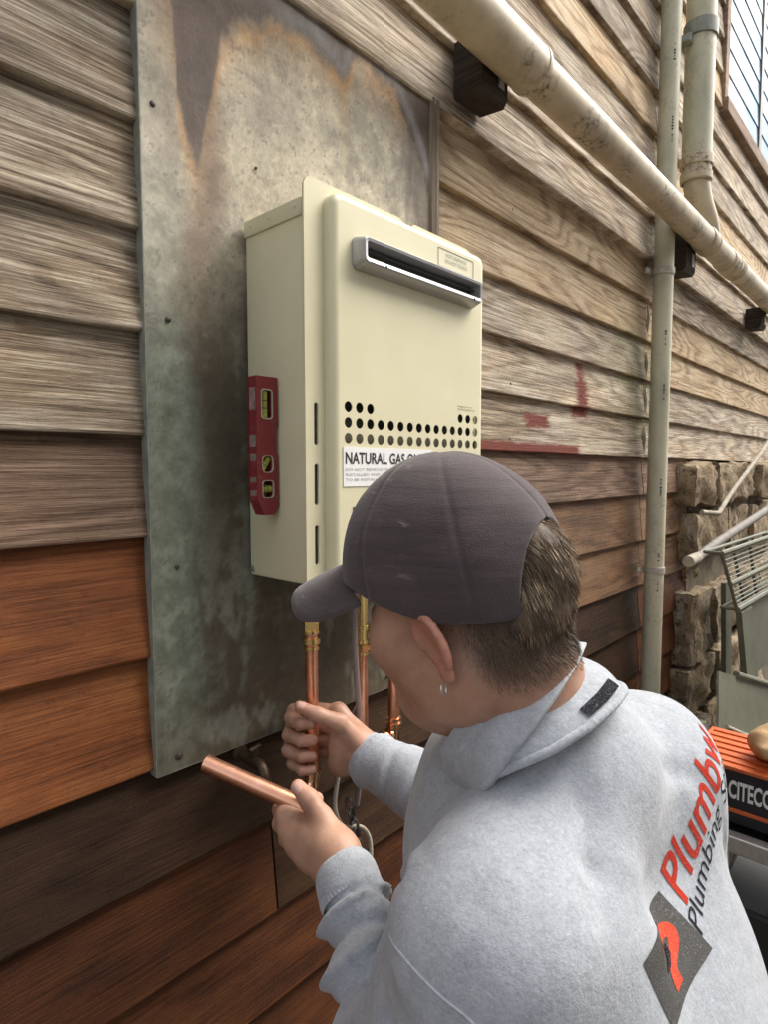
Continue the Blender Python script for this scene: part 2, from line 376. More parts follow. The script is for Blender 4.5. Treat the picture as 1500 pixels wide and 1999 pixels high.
rows = [(1.335, 1.535, [2.74, 3.06, 3.44, 3.98, 4.4, 5.0, 5.7], -.055), (1.10, 1.325, [2.80, 3.08, 3.46, 3.9, 4.5, 5.2], -.04), (.985, 1.09, [2.86, 3.12, 3.5, 4.1, 4.8], .005),
        (.66, .975, [2.76, 3.13, 3.55, 4.05, 4.7], -.06), (.40, .65, [2.73, 3.2, 3.7, 4.3], -.07), (.02, .39, [2.70, 3.16, 3.62, 4.2], -.08)]
sd_ = 0
for z0, z1, xs, yf in rows:
    for a, b in zip(xs[:-1], xs[1:]):
        sd_ += 1; r = random.Random(sd_)
        stone(a + .008, b - .008 - r.uniform(0, .02), z0 + .006 + r.uniform(0, .014), z1 - .006 - r.uniform(0, .014), yf + r.uniform(-.015, .02), sd_)

# ------------------------------------------------------------------ metal backing sheet
sheet = thing('backing_sheet', (.735, 0, 1.06), 'grey-green metal backing sheet with brown rust stains behind the water heater', 'metal sheet')
X0, X1, Z0, Z1 = .408, 1.062, 1.059, 2.30
nx, nz = 200, 380
xs = np.linspace(X0, X1, nx); zs = np.linspace(Z0, Z1, nz); GX, GZ = np.meshgrid(xs, zs, indexing='ij')
def vnoise(x, z, s, seed, octv=4):
    r = np.random.default_rng(seed); out = np.zeros_like(x); amp = 1; tot = 0
    for o in range(octv):
        N = 64; T = r.random((N, N)); fx = x * s; fz = z * s; ix = np.floor(fx).astype(int); iz = np.floor(fz).astype(int)
        tx = fx - ix; tz = fz - iz; tx = tx * tx * (3 - 2 * tx); tz = tz * tz * (3 - 2 * tz)
        a = T[ix % N, iz % N]; b = T[(ix + 1) % N, iz % N]; c = T[ix % N, (iz + 1) % N]; d = T[(ix + 1) % N, (iz + 1) % N]
        out += amp * ((a * (1 - tx) + b * tx) * (1 - tz) + (c * (1 - tx) + d * tx) * tz); tot += amp; amp *= .55; s *= 2.1
    return out / tot
def sstep(a, b, x): q = np.clip((x - a) / (b - a), 0, 1); return q * q * (3 - 2 * q)
bx = [.40, .433, .452, .459, .464, .478, .493, .508, .522, .536, .572, .625, .661, .693, .744, .768, .781, .799, .812, .852, .908, .93, .953, .985, 1.019, 1.053, 1.07]
bz = [2.36, 2.30, 2.19, 2.105, 2.012, 1.949, 1.925, 1.995, 2.058, 2.130, 2.158, 2.196, 2.205, 2.209, 2.200, 2.187, 2.170, 2.212, 2.238, 2.236, 2.226, 2.216, 2.19, 2.15, 2.10, 2.06, 2.05]
jag = (vnoise(GX, GZ * .35, 45, 3) - .5)
zb = np.interp(GX, bx, bz) + jag * .03 * sstep(.5, .6, GX) + (vnoise(GX, GZ, 18, 4) - .5) * .02
below = zb - GZ                                  # > 0: under the dark stain
dark = sstep(.016, -.022, below + (vnoise(GX, GZ, 40, 41) - .5) * .03)
streak = vnoise(GX, GZ * .06, 70, 9, 3); big0 = vnoise(GX, GZ, 6, 11)
right = sstep(.93, .99, GX)
dark = np.where(GX > .93, np.clip(dark * sstep(.35, .55, streak + .12) + right * sstep(.30, .05, zb - GZ + (streak - .5) * .35) * .8, 0, 1), dark)
dark = np.maximum(dark, .85 * sstep(.89, .97, GX + (big0 - .5) * .08) * sstep(1.95, 2.12, GZ + (streak - .5) * .45) * (.35 + .65 * sstep(.36, .58, streak)))
halo = np.exp(-np.clip(below, 0, None) / .030) * (1 - dark) * sstep(2.30, 2.20, GZ + 0 * GX)
halo *= .5 + 1.1 * vnoise(GX, GZ, 22, 5)
tear = sstep(.05, .0, np.abs(GX - .497 - .02 * np.sin(GZ * 17))) * sstep(1.55, 1.95, GZ) * (1 - dark)      # rust run below the left drip
tear2 = sstep(.022, .0, np.abs(GX - .785)) * sstep(1.98, 2.18, GZ) * (1 - dark)
edge = sstep(.07, .0, np.abs(GX - .452)) * sstep(1.75, 2.1, GZ) * (1 - dark)
big = vnoise(GX, GZ, 6, 11); fine = vnoise(GX, GZ, 60, 12); vert = vnoise(GX, GZ * .12, 30, 13); spk = vnoise(GX, GZ, 130, 14, 2)
upper = sstep(1.62, 1.95, GZ)[..., None]
c_up = np.array([.68, .61, .46]); c_up2 = np.array([.37, .335, .255]); c_lo = np.array([.24, .275, .21]); c_lo2 = np.array([.100, .086, .058])
leftstrip = sstep(.50, .45, GX + (big - .5) * .05)[..., None]
colU = c_up2 + (c_up - c_up2) * (sstep(.3, .7, big * .6 + fine * .4))[..., None]
lo_mix = sstep(.50, .78, vert * .45 + big * .25 + fine * .30)[..., None]
colL = c_lo2 + (c_lo - c_lo2) * np.clip(lo_mix * .9 + leftstrip * (.35 + .7 * fine[..., None]), 0, 1)
colr = colL * (1 - upper) + colU * upper
colr = colr * (1 - .45 * leftstrip * upper) + np.array([.34, .355, .30]) * .45 * leftstrip * upper
scale_ = sstep(.17, .02, np.hypot((GX - .62) * 1.0, (GZ - 1.97) * .75) + (fine - .5) * .16)     # scaly patch above the heater
colr = colr * (1 - .55 * scale_[..., None] * sstep(.45, .62, fine)[..., None]) + np.array([.20, .165, .125]) * (.55 * scale_ * sstep(.45, .62, fine))[..., None]
for mk, cc in ((halo, (.58, .31, .11)), (edge * .7 * big * 1.3, (.34, .20, .10)), (tear * .8, (.20, .125, .075)), (tear2 * .55, (.42, .31, .16))):
    mk = np.clip(mk, 0, 1)[..., None]; colr = colr * (1 - mk) + np.array(cc) * mk
greyband = (sstep(.60, .72, GX) * sstep(.035, .0, np.abs(below + .028)))[..., None] * dark[..., None]
dcol = np.array([.125, .088, .066]) * (.55 + .9 * big[..., None]); dcol = dcol * (1 - .8 * greyband) + np.array([.27, .25, .25]) * .8 * greyband
colr = colr * (1 - dark[..., None]) + dcol * dark[..., None]
low = sstep(1.22, 1.08, GZ + (vert - .5) * .15)[..., None]; colr = colr * (1 - .55 * low) + np.array([.11, .078, .045]) * .55 * low
bloom = sstep(.56, .70, vnoise(GX, GZ * .5, 20, 21)) * sstep(1.5, 1.3, GZ) * .6
colr = colr * (1 - bloom[..., None]) + np.array([.30, .31, .25]) * bloom[..., None]
speck = sstep(.72, .78, spk)[..., None]; colr = colr * (1 - .5 * speck) + np.array([.10, .08, .06]) * .5 * speck
mot = vnoise(GX, GZ, 26, 51, 5)[..., None]; colr *= (.48 + .36 * spk[..., None] + .24 * fine[..., None] + .50 * mot)
dent = (vnoise(GX, GZ, 5, 31) - .5) * .004 + (vnoise(GX, GZ, 2.3, 32) - .5) * .004
YS = -.0065 + dent * sstep(0, .05, GX - X0) * sstep(0, .05, X1 - GX) * .6
lip = sstep(.030, .024, np.abs(GX - 1.047) + .018) * .0    # keep flat
V = np.stack([GX, YS, GZ], -1).reshape(-1, 3)
I = np.arange(nx * nz).reshape(nx, nz)
Fq = np.stack([I[:-1, :-1], I[1:, :-1], I[1:, 1:], I[:-1, 1:]], -1).reshape(-1, 4)
t = NT('stained_sheet_metal'); at = t.n('ShaderNodeAttribute', attribute_name='stain'); n = t.noise(t.pos(), 160, 4, .65); n2 = t.noise(t.pos(), 40, 5, .7)
cc = t.mix(.5, at.outputs['Color'], t.ramp(n, [(.25, (.55, .55, .55)), (.75, (1.0, 1.0, 1.0))]), 'MULTIPLY')
M['sheet'] = t.out(cc, t.math('ADD', .5, t.math('MULTIPLY', n2, .3)), t.bump(t.math('ADD', n, n2), .35, .0012), .0, .45)
so = mesh_obj('metal_panel', V, Fq, M['sheet'], sheet, True)
at_ = so.data.color_attributes.new('stain', 'FLOAT_COLOR', 'POINT')
at_.data.foreach_set('color', np.concatenate([np.clip(colr, 0, 1).reshape(-1, 3), np.ones((nx * nz, 1))], 1).astype(np.float32).ravel())
M['galv_edge'] = plain('galvanised_edge', (.24, .25, .21), .55, var=.3, scale=50)
# turned back edges of the sheet and the raised cover strip on its right
MB().box((X0 - .0012, -.0062, Z0), (X0 + .0004, .012, Z1)).box((X0, -.006, Z0 - .0012), (X1, .012, Z0 + .0004)).build('turned_edge', M['galv_edge'], sheet)
t = NT('rusty_flashing'); p = t.pos(); a = t.noise(t.vmul(p, (40, 40, 3)), 1.0, 4, .6)
M['flash'] = t.out(t.ramp(a, [(.3, (.075, .05, .036)), (.5, (.17, .125, .085)), (.7, (.30, .26, .2))]), .65, t.bump(a, .3, .002), 0, .4)
FS = MB()
prof = [(1.030, -.006), (1.034, -.012), (1.040, -.014), (1.044, -.011), (1.049, -.013), (1.056, -.013), (1.060, -.006), (1.060, .01), (1.030, .01)]
FS.prism(prof, 'z', Z0 + .002, 2.262).build('flashing_strip', M['flash'], sheet)
M['nail'] = plain('rusted_nail', (.09, .075, .06), .6, .5)
for (x, z, r) in ((.426, 1.993, .0042), (.441, 1.71, .0042), (.442, 1.08, .0055), (.594, 1.968, .0022), (.446, 1.36, .0035), (.90, 1.083, .004)):
    MB().lathe((x, -.006, z), (0, -1, 0), [(r, 0), (r, .0015), (r * .6, .003), (.0002, .0034)], 12).build('nail', M['nail'], sheet, True)
# ------------------------------------------------------------------ drain pipes and timber blocks
def smooth_path0(pts, n=6):
    P = [Vector(p) for p in pts]; out = []
    for i in range(len(P) - 1):
        a, b, c, d = P[max(i - 1, 0)], P[i], P[i + 1], P[min(i + 2, len(P) - 1)]
        for k in range(n):
            u_ = k / n; out.append(.5 * ((2 * b) + (c - a) * u_ + (2 * a - 5 * b + 4 * c - d) * u_ ** 2 + (3 * b - a - 3 * c + d) * u_ ** 3))
    return out + [P[-1]]
def pvc(name, base, dirt, band=(1, 1, 1), amt=1.0):
    t = NT(name); p = t.pos(); a = t.noise(t.vmul(p, band), 4.0, 5, .6); b = t.noise(p, 70.0, 5, .72); e = t.noise(p, 9.0, 4, .6)
    c = t.ramp(a, [(.28, [x * .68 for x in base]), (.5, base), (.72, [min(1, x * 1.12) for x in base])])
    m = t.math('MULTIPLY', t.ramp(b, [(.47, 0), (.60, 1)]), t.ramp(e, [(.50, 0), (.66, amt)]))
    c = t.mix(m, c, dirt)
    return t.out(c, .5, t.bump(b, .06, .0008), 0, .45)
M['pvc_tan'] = pvc('aged_cream_pvc', (.53, .45, .31), (.085, .066, .045), (2.5, 2, 2), 1.0)
M['pvc'] = pvc('grey_green_pvc', (.52, .50, .36), (.20, .16, .11), (1.5, 1.5, .9), .55)
PY, PZ, PR = -.126, 2.357, .0425
waste = thing('waste_pipe', (1.0, PY, PZ), 'fat cream plastic waste pipe running level across the boards, mould-speckled', 'pipe')
MB().tube([(x, PY, PZ - .004 * (x - 1)) for x in np.linspace(.2, 6.5, 30)], PR, 40).build('pipe', M['pvc_tan'], waste, True)
def collar_(x0, x1, r0=.049):
    a = Vector((1, 0, -.004))
    MB().lathe((x0, PY, PZ - .004 * (x0 - 1)), a, [(PR, 0), (r0 - .002, .001), (r0, .005), (r0, x1 - x0 - .012), (r0 + .002, x1 - x0 - .010), (r0 + .002, x1 - x0 - .002), (r0 - .002, x1 - x0), (PR, x1 - x0 + .001)], 40, False).build('coupling', M['pvc_tan'], waste, True)
collar_(.3, 1.235, .0485)
collar_(2.50, 2.58, .047)
collar_(2.80, 2.90, .047)
collar_(2.94, 2.975, .046)
M['strap'] = plain('galvanised_strap', (.55, .55, .53), .4, .6, var=.2)
def timber(x0, x1, z0, z1, y1, label, skew=0.0):
    o = thing('timber_block', ((x0 + x1) / 2, 0, z0), label, 'timber block', 'timber blocks holding the waste pipe off the wall')
    bm = MB(); ych = .016
    poly = [(-.013, z0 + .006), (y1 + ych * .6, z0), (y1, z0 + ych), (y1, z1), (-.013, z1)]
    bm.prism(poly, 'x', x0, x1); bm.build('block', M['wood_block'], o)
    sx = (x0 + x1) / 2 + .012
    MB().box((sx, y1 - .0025, z0 + .028), (sx + .022, y1 - .0003, min(z1 - .002, z0 + .075)), .0008).build('pipe_strap', M['strap'], o)
    MB().lathe((sx + .011, y1 - .0025, z0 + .042), (0, -1, 0), [(.0052, 0), (.005, .002), (.003, .0035), (.0003, .0038)], 10).build('screw', M['strap'], o, True)
    return o
timber(1.105, 1.205, 2.283, 2.40, -.084, 'dark timber block under the waste pipe above the water heater, nearest the camera')
timber(2.46, 2.57, 2.235, 2.395, -.084, 'dark timber block under the waste pipe just past the thin downpipe')
timber(3.70, 3.81, 2.235, 2.34, -.088, 'dark timber block under the waste pipe at the right edge')

TX, TY, TR = 2.315, -.052, .0335
thin = thing('downpipe', (TX, TY, .5), 'thin grey-green plastic downpipe running full height beside the boards joint', 'pipe')
MB().tube([(TX + .012 * (z - 1.6) * .3, TY, z) for z in np.linspace(.53, 4.6, 30)], TR, 32).build('pipe', M['pvc'], thin, True)
for z in (2.20, 1.135, .66):
    x = TX + .012 * (z - 1.6) * .3
    c = MB().lathe((x, TY, z - .012), (0, 0, 1), [(TR, 0), (TR + .0035, .0005), (TR + .0045, .012), (TR + .0035, .0235), (TR, .024)], 32, False)
    c.box((x - TR - .034, -.019, z - .010), (x - TR + .006, -.0125, z + .010), .001)
    c.build('clip', M['caulk'], thin, True)
    MB().lathe((x - TR - .022, -.018, z), (0, -1, 0), [(.006, 0), (.005, .004), (.0003, .006)], 10).build('screw', M['strap'], thin, True)
# bottom socket
MB().lathe((TX - .004, TY, .50), (0, 0, 1), [(TR + .004, 0), (TR + .007, .005), (TR + .007, .055), (TR + .003, .062)], 32, False).build('socket', M['pvc'], thin, True)
MB().tube([(TX - .004, TY, .51), (TX - .004, TY, .40), (TX - .004, TY + .0, .05)], TR * .98, 24).build('lower_pipe', plain('dark_pipe', (.12, .11, .09), .6), thin, True)
# printed pipe markings
M['ink'] = plain('black_ink', (.02, .02, .02), .6)
mk = MB()
for (z0, n, s0) in ((2.63, 9, .010), (1.93, 7, .009), (1.74, 8, .008), (1.40, 10, .007), (1.17, 6, .008), (1.06, 5, .008), (2.9, 6, .01)):
    for k in range(n):
        zz = z0 + k * s0; ang = math.radians(222); wd = random.choice((.04, .09, .12, .07))
        if random.random() < .2: continue
        x = TX + .012 * (zz - 1.6) * .3; P = []
        for a in (ang - wd, ang + wd): P += [(x + (TR + .0004) * math.cos(a), TY + (TR + .0004) * math.sin(a), zz), (x + (TR + .0004) * math.cos(a), TY + (TR + .0004) * math.sin(a), zz + s0 * .62)]
        mk.add(P, [(0, 2, 3, 1)])
tag(mk.build('printed_marking', M['ink'], thin), kind='stuff')
M['foil'] = plain('foil_tape', (.7, .7, .7), .25, .9, var=.1, bump=1.0)
fv = MB(); bm = bmesh.new(); bmesh.ops.create_icosphere(bm, subdivisions=3, radius=1)
fr = random.Random(3); V = [(TX + .10 + v.co.x * .055 + fr.gauss(0, .005), TY - .01 + v.co.y * .05 + fr.gauss(0, .005), .525 + v.co.z * .06 + v.co.x * -.02 + fr.gauss(0, .006)) for v in bm.verts]
fo = MB().add(V, [[v.index for v in f.verts] for f in bm.faces]).build('foil_wrap', M['foil'], None, False, (TX + .09, TY, .47)); bm.free()
tag(fo, 'crumpled silver foil wrap beside the foot of the thin downpipe', 'foil')

BX, BY, BR = 2.445, -.112, .050
stack = thing('soil_stack', (BX, BY, 2.40), 'wide grey-green plastic vent stack dropping into the level waste pipe', 'pipe')
MB().tube([(BX, BY, z) for z in np.linspace(2.60, 3.03, 8)], BR, 36).tube([(BX, BY, z) for z in np.linspace(3.06, 4.6, 8)], BR, 36).build('pipe', M['pvc'], stack, True)
MB().tube(smooth_path0([(BX, BY, 2.62), (BX + .004, BY, 2.54), (BX + .03, BY - .006, 2.47), (BX + .075, PY, 2.415), (BX + .11, PY, 2.375)]), .044, 30).build('branch', M['pvc_tan'], stack, True)
MB().lathe((BX, BY, 2.53), (0, 0, 1), [(.046, 0), (.053, .004), (.054, .03), (.050, .033), (.050, .05), (.055, .054), (.055, .085), (BR, .088)], 36, False).build('coupling', M['pvc_tan'], stack, True)
MB().lathe((BX, BY, 3.02), (0, 0, 1), [(BR, 0), (BR + .006, .001), (BR + .007, .02), (BR + .007, .05), (BR, .052)], 36, False).box((BX - BR - .03, BY + .01, 2.99), (BX - BR + .005, -.001, 3.015), .001).build('clip', M['galv_edge'], stack, True)
# ------------------------------------------------------------------ gas water heater
t = NT('cream_powder_coat'); n = t.noise(t.pos(), 500, 2); n2 = t.noise(t.pos(), 7, 4)
M['cream'] = t.out(t.ramp(n2, [(.3, (.66, .615, .41)), (.7, (.72, .675, .465))]), t.math('ADD', .33, t.math('MULTIPLY', n2, .12)), t.bump(n, .05, .0005), 0, .5, Coat_Weight=.25, Coat_Roughness=.18)
M['dark_in'] = plain('dark_interior', (.03, .028, .022), .8)
M['baffle'] = plain('inner_baffle', (.20, .185, .12), .6)
M['white'] = plain('white_label', (.82, .82, .80), .45, var=.03)
M['grey_ink'] = plain('grey_ink', (.30, .30, .29), .6)
M['silver'] = plain('satin_silver', (.45, .45, .45), .35, .55, var=.06, scale=300)
M['steel'] = plain('bright_steel', (.6, .6, .58), .3, .9)
HX0, HX1, HZ0, HZ1 = .566, .985, 1.331, 1.874
YB, YFL, YP = -.012, -.150, -.172
heater = thing('water_heater', ((HX0 + HX1) / 2, YB, HZ0), 'cream wall-mounted gas water heater with silver flue slot and rows of round vents', 'water heater')
MB().box((HX0 + .002, YFL + .001, HZ0 + .003), (HX1 - .002, YB, HZ1), .004, 2).build('casing', M['cream'], heater, True)
MB().box((HX0 - .0012, YFL + .002, HZ1 - .022), (HX1 + .0012, YB - .0008, HZ1 + .0025), .002, 2).build('top_cap', M['cream'], heater, True)
for y in (-.03, -.075, -.135):
    MB().lathe((HX0 - .001, y, HZ1 - .008 ), (-1, 0, 0), [(.0028, 0), (.0024, .0012), (.0003, .0016)], 10).build('screw', M['cream'], heater, True)
MB().lathe((HX0 + .002, -.022, HZ0 + .014), (-1, 0, 0), [(.0055, 0), (.005, .003), (.0003, .0045)], 12).build('screw', M['steel'], heater, True)
def plate_holes(outer, holes, y0, y1):
    """flat plate in XZ from front y0 to back y1 with through holes"""
    mb = MB(); loops = [outer] + holes
    flat = [[Vector((p[0], p[1], 0)) for p in L] for L in loops]; tri = tessellate_polygon(flat); al = [p for L in loops for p in L]
    for y in (y0, y1): mb.add([(p[0], y, p[1]) for p in al], tri)
    for L in loops:
        n = len(L); mb.add([(p[0], y0, p[1]) for p in L] + [(p[0], y1, p[1]) for p in L], [(i, (i + 1) % n, n + (i + 1) % n, n + i) for i in range(n)])
    return mb
circ = lambda x, z, r, n=18: [(x + r * math.cos(2 * math.pi * k / n), z + r * math.sin(2 * math.pi * k / n)) for k in range(n)]
FT = 1.905
top = [(HX1, HZ0), (HX1, FT - .03), (HX1 - .012, FT - .006), (HX1 - .03, FT - .001), (.806, FT), (.800, FT - .004), (.793, FT - .016), (.784, FT - .016), (.776, FT - .004), (.768, FT),
       (HX0 + .012, FT), (HX0 + .004, FT - .004), (HX0, FT - .012), (HX0, HZ0)]
slots = []
for za, zb_ in ((1.535, 1.596), (1.449, 1.509), (1.362, 1.420)):
    slots.append([(.586 + .0042 * math.cos(a), (zb_ - .0042 if math.sin(a) >= 0 else za + .0042) + .0042 * math.sin(a)) for a in np.linspace(0, 2 * math.pi, 16, endpoint=False) + .1])
plate_holes(top, slots, YFL - .003, YFL + .0005).build('front_flange', M['cream'], heater)
MB().box((.578, YFL + .0006, 1.355), (.596, YFL + .0009, 1.60)).build('slot_backing', M['dark_in'], heater)
# raised front cover: rounded rim loops then a flat face with the vent holes
cx0, cx1, cz0, cz1 = .603, HX1 + .004, HZ0 + .004, 1.893
def loop_at(inset, r): return rrect(cx0 + inset, cx1 - inset, cz0 + inset, cz1 - inset, (max(r - inset, .002),) * 4, 6)
R0 = .020; rim = MB(); L = []
for k in range(7):
    a = math.radians(90 * k / 6); ins = .011 * (1 - math.cos(a)); yy = YFL - .003 - (abs(YP) - abs(YFL) - .003 - .011) - .011 * math.sin(a)
    L.append((loop_at(ins, R0), yy))
L = [(loop_at(0, R0), YFL - .0028)] + L
V = []; Fc = []
for P, y in L: V += [(p[0], y, p[1]) for p in P]
n = len(L[0][0])
for i in range(len(L) - 1):
    for k in range(n): Fc.append((i * n + k, i * n + (k + 1) % n, (i + 1) * n + (k + 1) % n, (i + 1) * n + k))
holes = []; hx = np.linspace(.632, .962, 15)
for k, x in enumerate(hx):
    if k < 3 or k > 11: holes.append((x, 1.592))
    holes += [(x, 1.569), (x, 1.546)]
H = [circ(x, z, .0079) for x, z in holes]
VSL = rrect(.662, .942, 1.800, 1.826, .006, 3)
fp = plate_holes(L[-1][0], H + [VSL], YP, YP + .0012)
fp.add(V, Fc)
fp.build('front_cover', M['cream'], heater, True, sharp=35)
MB().box((.615, YP + .012, 1.530), (.98, YP + .0135, 1.562)).build('baffle', M['baffle'], heater)
MB().box((.612, YP + .017, 1.50), (.98, YP + .0185, 1.63)).build('vent_backing', M['dark_in'], heater)
# flue outlet
vx0, vx1, vz0, vz1 = .640, .952, 1.791, 1.838
mb = MB(); Ls = [(rrect(vx0, vx1, vz0, vz1, .010, 5), YP - .0005), (rrect(vx0, vx1, vz0, vz1, .010, 5), YP - .004), (rrect(vx0 + .004, vx1 - .004, vz0 + .006, vz1 - .004, .008, 5), YP - .022),
      (rrect(vx0 + .0055, vx1 - .0055, vz0 + .0085, vz1 - .0055, .007, 5), YP - .0235), (rrect(vx0 + .010, vx1 - .010, vz0 + .0135, vz1 - .0095, .004, 5), YP - .0225), (rrect(vx0 + .011, vx1 - .011, vz0 + .0145, vz1 - .0105, .004, 5), YP + .004)]
V = []; n = len(Ls[0][0])
for P, y in Ls: V += [(p[0], y, p[1]) for p in P]
mb.add(V, [(i * n + k, i * n + (k + 1) % n, (i + 1) * n + (k + 1) % n, (i + 1) * n + k) for i in range(len(Ls) - 1) for k in range(n)])
flue = mb.build('flue_outlet', M['silver'], heater, True, sharp=30)
MB().box((vx0 + .008, YP - .002, vz0 + .011), (vx1 - .008, YP - .0008, vz1 - .007)).build('flue_interior', M['dark_in'], flue)
MB().box((vx0 + .012, YP - .010, vz0 + .027), (vx1 - .012, YP - .0085, vz0 + .0295)).build('louvre', plain('dark_louvre', (.05, .05, .05), .4, .5), flue)
for x in (.690, .922):
    MB().lathe((x, YP - .0225, vz0 + .009), (0, -1, -.3), [(.0022, 0), (.002, .0012), (.0002, .0016)], 8).build('screw', M['dark_in'], flue, True)
# printed lettering
def text_mesh(body, size, bold=0.0, shear=0.0, spacing=1.0):
    c = bpy.data.curves.new('lettering', 'FONT'); c.body = body; c.size = size; c.offset = bold; c.shear = shear; c.space_character = spacing; c.resolution_u = 3
    o = bpy.data.objects.new('lettering', c); COL.objects.link(o)
    dg = bpy.context.evaluated_depsgraph_get(); me = o.evaluated_get(dg).to_mesh()
    V = np.array([v.co[:] for v in me.vertices], float).reshape(-1, 3)[:, :2]; Fc = [tuple(p.vertices) for p in me.polygons]
    o.evaluated_get(dg).to_mesh_clear(); bpy.data.objects.remove(o); bpy.data.curves.remove(c)
    return V, Fc
def front_text(name, body, x0, z0, width, height, mat, y, parent, bold=0.0):
    V, Fc = text_mesh(body, 1.0, bold)
    V = V - V.min(0); V = V / V.max(0)
    return mesh_obj(name, [(x0 + v[0] * width, y, z0 + v[1] * height) for v in V], Fc, mat, parent)
lab = MB().box((.6205, YP - .0011, 1.4755), (.830, YP - .0003, 1.5335)).build('gas_label', M['white'], heater)
front_text('lettering', 'NATURAL GAS ONLY', .6245, 1.5085, .196, .0175, M['ink'], YP - .0015, lab, .022)
for k, (s_, wd) in enumerate((('DO NOT REMOVE THIS LABEL', .135), ('INSTALLED AND TESTED', .112), ('TO BE INSTALLED ONLY', .112))):
    front_text('lettering', s_, .6245, 1.4985 - k * .0075, wd, .0040, M['grey_ink'], YP - .0015, lab)
hl = plate_holes([(.846, 1.8455), (.951, 1.8455), (.951, 1.876), (.846, 1.876)], [[(.8468, 1.8463), (.9502, 1.8463), (.9502, 1.8752), (.8468, 1.8752)]], YP - .0008, YP - .0002).build('warning_label', M['grey_ink'], heater)
front_text('lettering', 'HOT SURFACE', .868, 1.8645, .060, .0062, M['grey_ink'], YP - .0008, hl, .01)
front_text('lettering', 'DO NOT TOUCH', .866, 1.8545, .064, .0062, M['grey_ink'], YP - .0008, hl, .01)
nl = front_text('small_notice', 'Designed for use to', .905, 1.612, .046, .003, M['ink'], YP - .0008, heater, .01)
front_text('lettering', 'the stated standard only', .905, 1.607, .054, .003, M['ink'], YP - .0008, nl, .01)
MB().box((.6405, YP - .0009, 1.4385), (.70, YP - .0002, 1.4445)).build('brand_bar', M['ink'], heater)

# ------------------------------------------------------------------ spirit level
lx0, lx1, ly0, ly1, lz0, lz1 = .5285, .5645, -.0915, -.0700, 1.434, 1.634
level = thing('spirit_level', ((lx0 + lx1) / 2, -.081, lz0), 'short red spirit level with lime vials, standing upright against the heater side', 'spirit level')
t = NT('scuffed_red_metal'); n = t.noise(t.pos(), 90, 5, .7); n2 = t.noise(t.pos(), 400, 3)
M['level_red'] = t.out(t.mix(t.ramp(n, [(.55, 0), (.7, .55)]), (.20, .022, .026), (.22, .10, .085)), .42, t.bump(n, .15, .0006), 0, .5)
outl = [(lx0, lz1), (lx0, lz0 + .022), (lx0 + .010, lz0), (lx1 - .008, lz0), (lx1, lz0 + .012), (lx1, 1.520), (lx1 - .004, 1.527), (lx1 - .0045, 1.545), (lx1 - .004, 1.556), (lx1, 1.565), (lx1, lz1)]
W = [rrect(lx0 + .0065, lx1 - .009, 1.573, 1.616, .005, 4), rrect(lx0 + .0070, lx1 - .009, 1.496, 1.521, .007, 4), rrect(lx0 + .0070, lx1 - .0085, 1.459, 1.485, .005, 4)]
plate_holes(outl, W, ly0, ly1).build('body', M['level_red'], level)
M['label_worn'] = plain('worn_sticker', (.24, .18, .16), .6, var=.5, scale=120)
MB().box((lx0 - .0015, ly1 - .0012, lz0 + .022), (lx0 + .0005, ly1, lz1)).box((lx0 - .0015, ly0, lz0 + .022), (lx0 + .0005, ly0 + .0013, lz1)).build('edge_rail', M['level_red'], level)
for a, b in ((1.586, 1.618), (1.533, 1.550), (1.513, 1.523), (1.482, 1.489), (1.462, 1.470)): MB().box((lx0 - .0006, ly0 + .004, a), (lx0 + .0004, ly1 - .003, b)).build('sticker', M['label_worn'], level)
M['vialrim'] = plain('vial_rim', (.62, .55, .45), .3, .4)
M['vial'] = NT('lime_vial').out((.36, .40, .05), .12, None, 0, .5, Coat_Weight=.6, Transmission_Weight=.15)
M['vial_bed'] = plain('vial_bed', (.30, .30, .20), .3)
for (w0, zc, ax) in ((W[0], 1.5945, 'z'), (W[1], 1.5085, 'd'), (W[2], 1.472, 'x')):
    cx = (lx0 + lx1) / 2 - .0015; inner = [(cx + (p[0] - cx) * .90, zc + (p[1] - zc) * .93) for p in w0]
    rimo = plate_holes(w0, [inner], ly0 - .0012, ly0 + .002).build('window_rim', M['vialrim'], level)
    V = [(p[0], (ly0 + ly1) / 2 + .006, p[1]) for p in w0]; mesh_obj('window_back', V, [tuple(range(len(V)))], M['vial_bed'], level)
    d = {'z': Vector((0, 0, 1)), 'x': Vector((1, 0, 0)), 'd': Vector((.6, 0, .8))}[ax]; hl_ = {'z': .019, 'x': .0095, 'd': .010}[ax]
    c = Vector((cx, (ly0 + ly1) / 2 - .003, zc)); vo = MB().tube([c - d * hl_, c + d * hl_], .0058, 14).build('vial', M['vial'], level, True)
    MB().tube([c - d * hl_ * .32, c - d * hl_ * .25], .0062, 14).tube([c + d * hl_ * .25, c + d * hl_ * .32], .0062, 14).build('vial_line', M['ink'], vo, True)

# ------------------------------------------------------------------ copper pipework
t = NT('copper'); n = t.noise(t.pos(), 60, 4, .6); n2 = t.noise(t.pos(), 14, 3)
M['copper'] = t.out(t.ramp(t.math('ADD', t.math('MULTIPLY', n, .5), t.math('MULTIPLY', n2, .5)), [(.3, (.62, .28, .16)), (.7, (.86, .47, .32))]), t.math('ADD', .22, t.math('MULTIPLY', n, .2)), None, .95)
M['copper_bright'] = plain('bright_copper_fitting', (.85, .50, .30), .2, 1.0, var=.1)
M['brass'] = plain('brass', (.78, .58, .24), .25, 1.0, var=.12)
M['bronze'] = plain('old_bronze', (.06, .038, .022), .5, .7, var=.4, scale=90)
CR = .0108; CY = -.080
def ring(mb, x, y, z, h, r, ax=(0, 0, 1)):
    mb.lathe((x, y, z), ax, [(CR * .98, 0), (r, .0006), (r, h - .0006), (CR * .98, h)], 24, False)
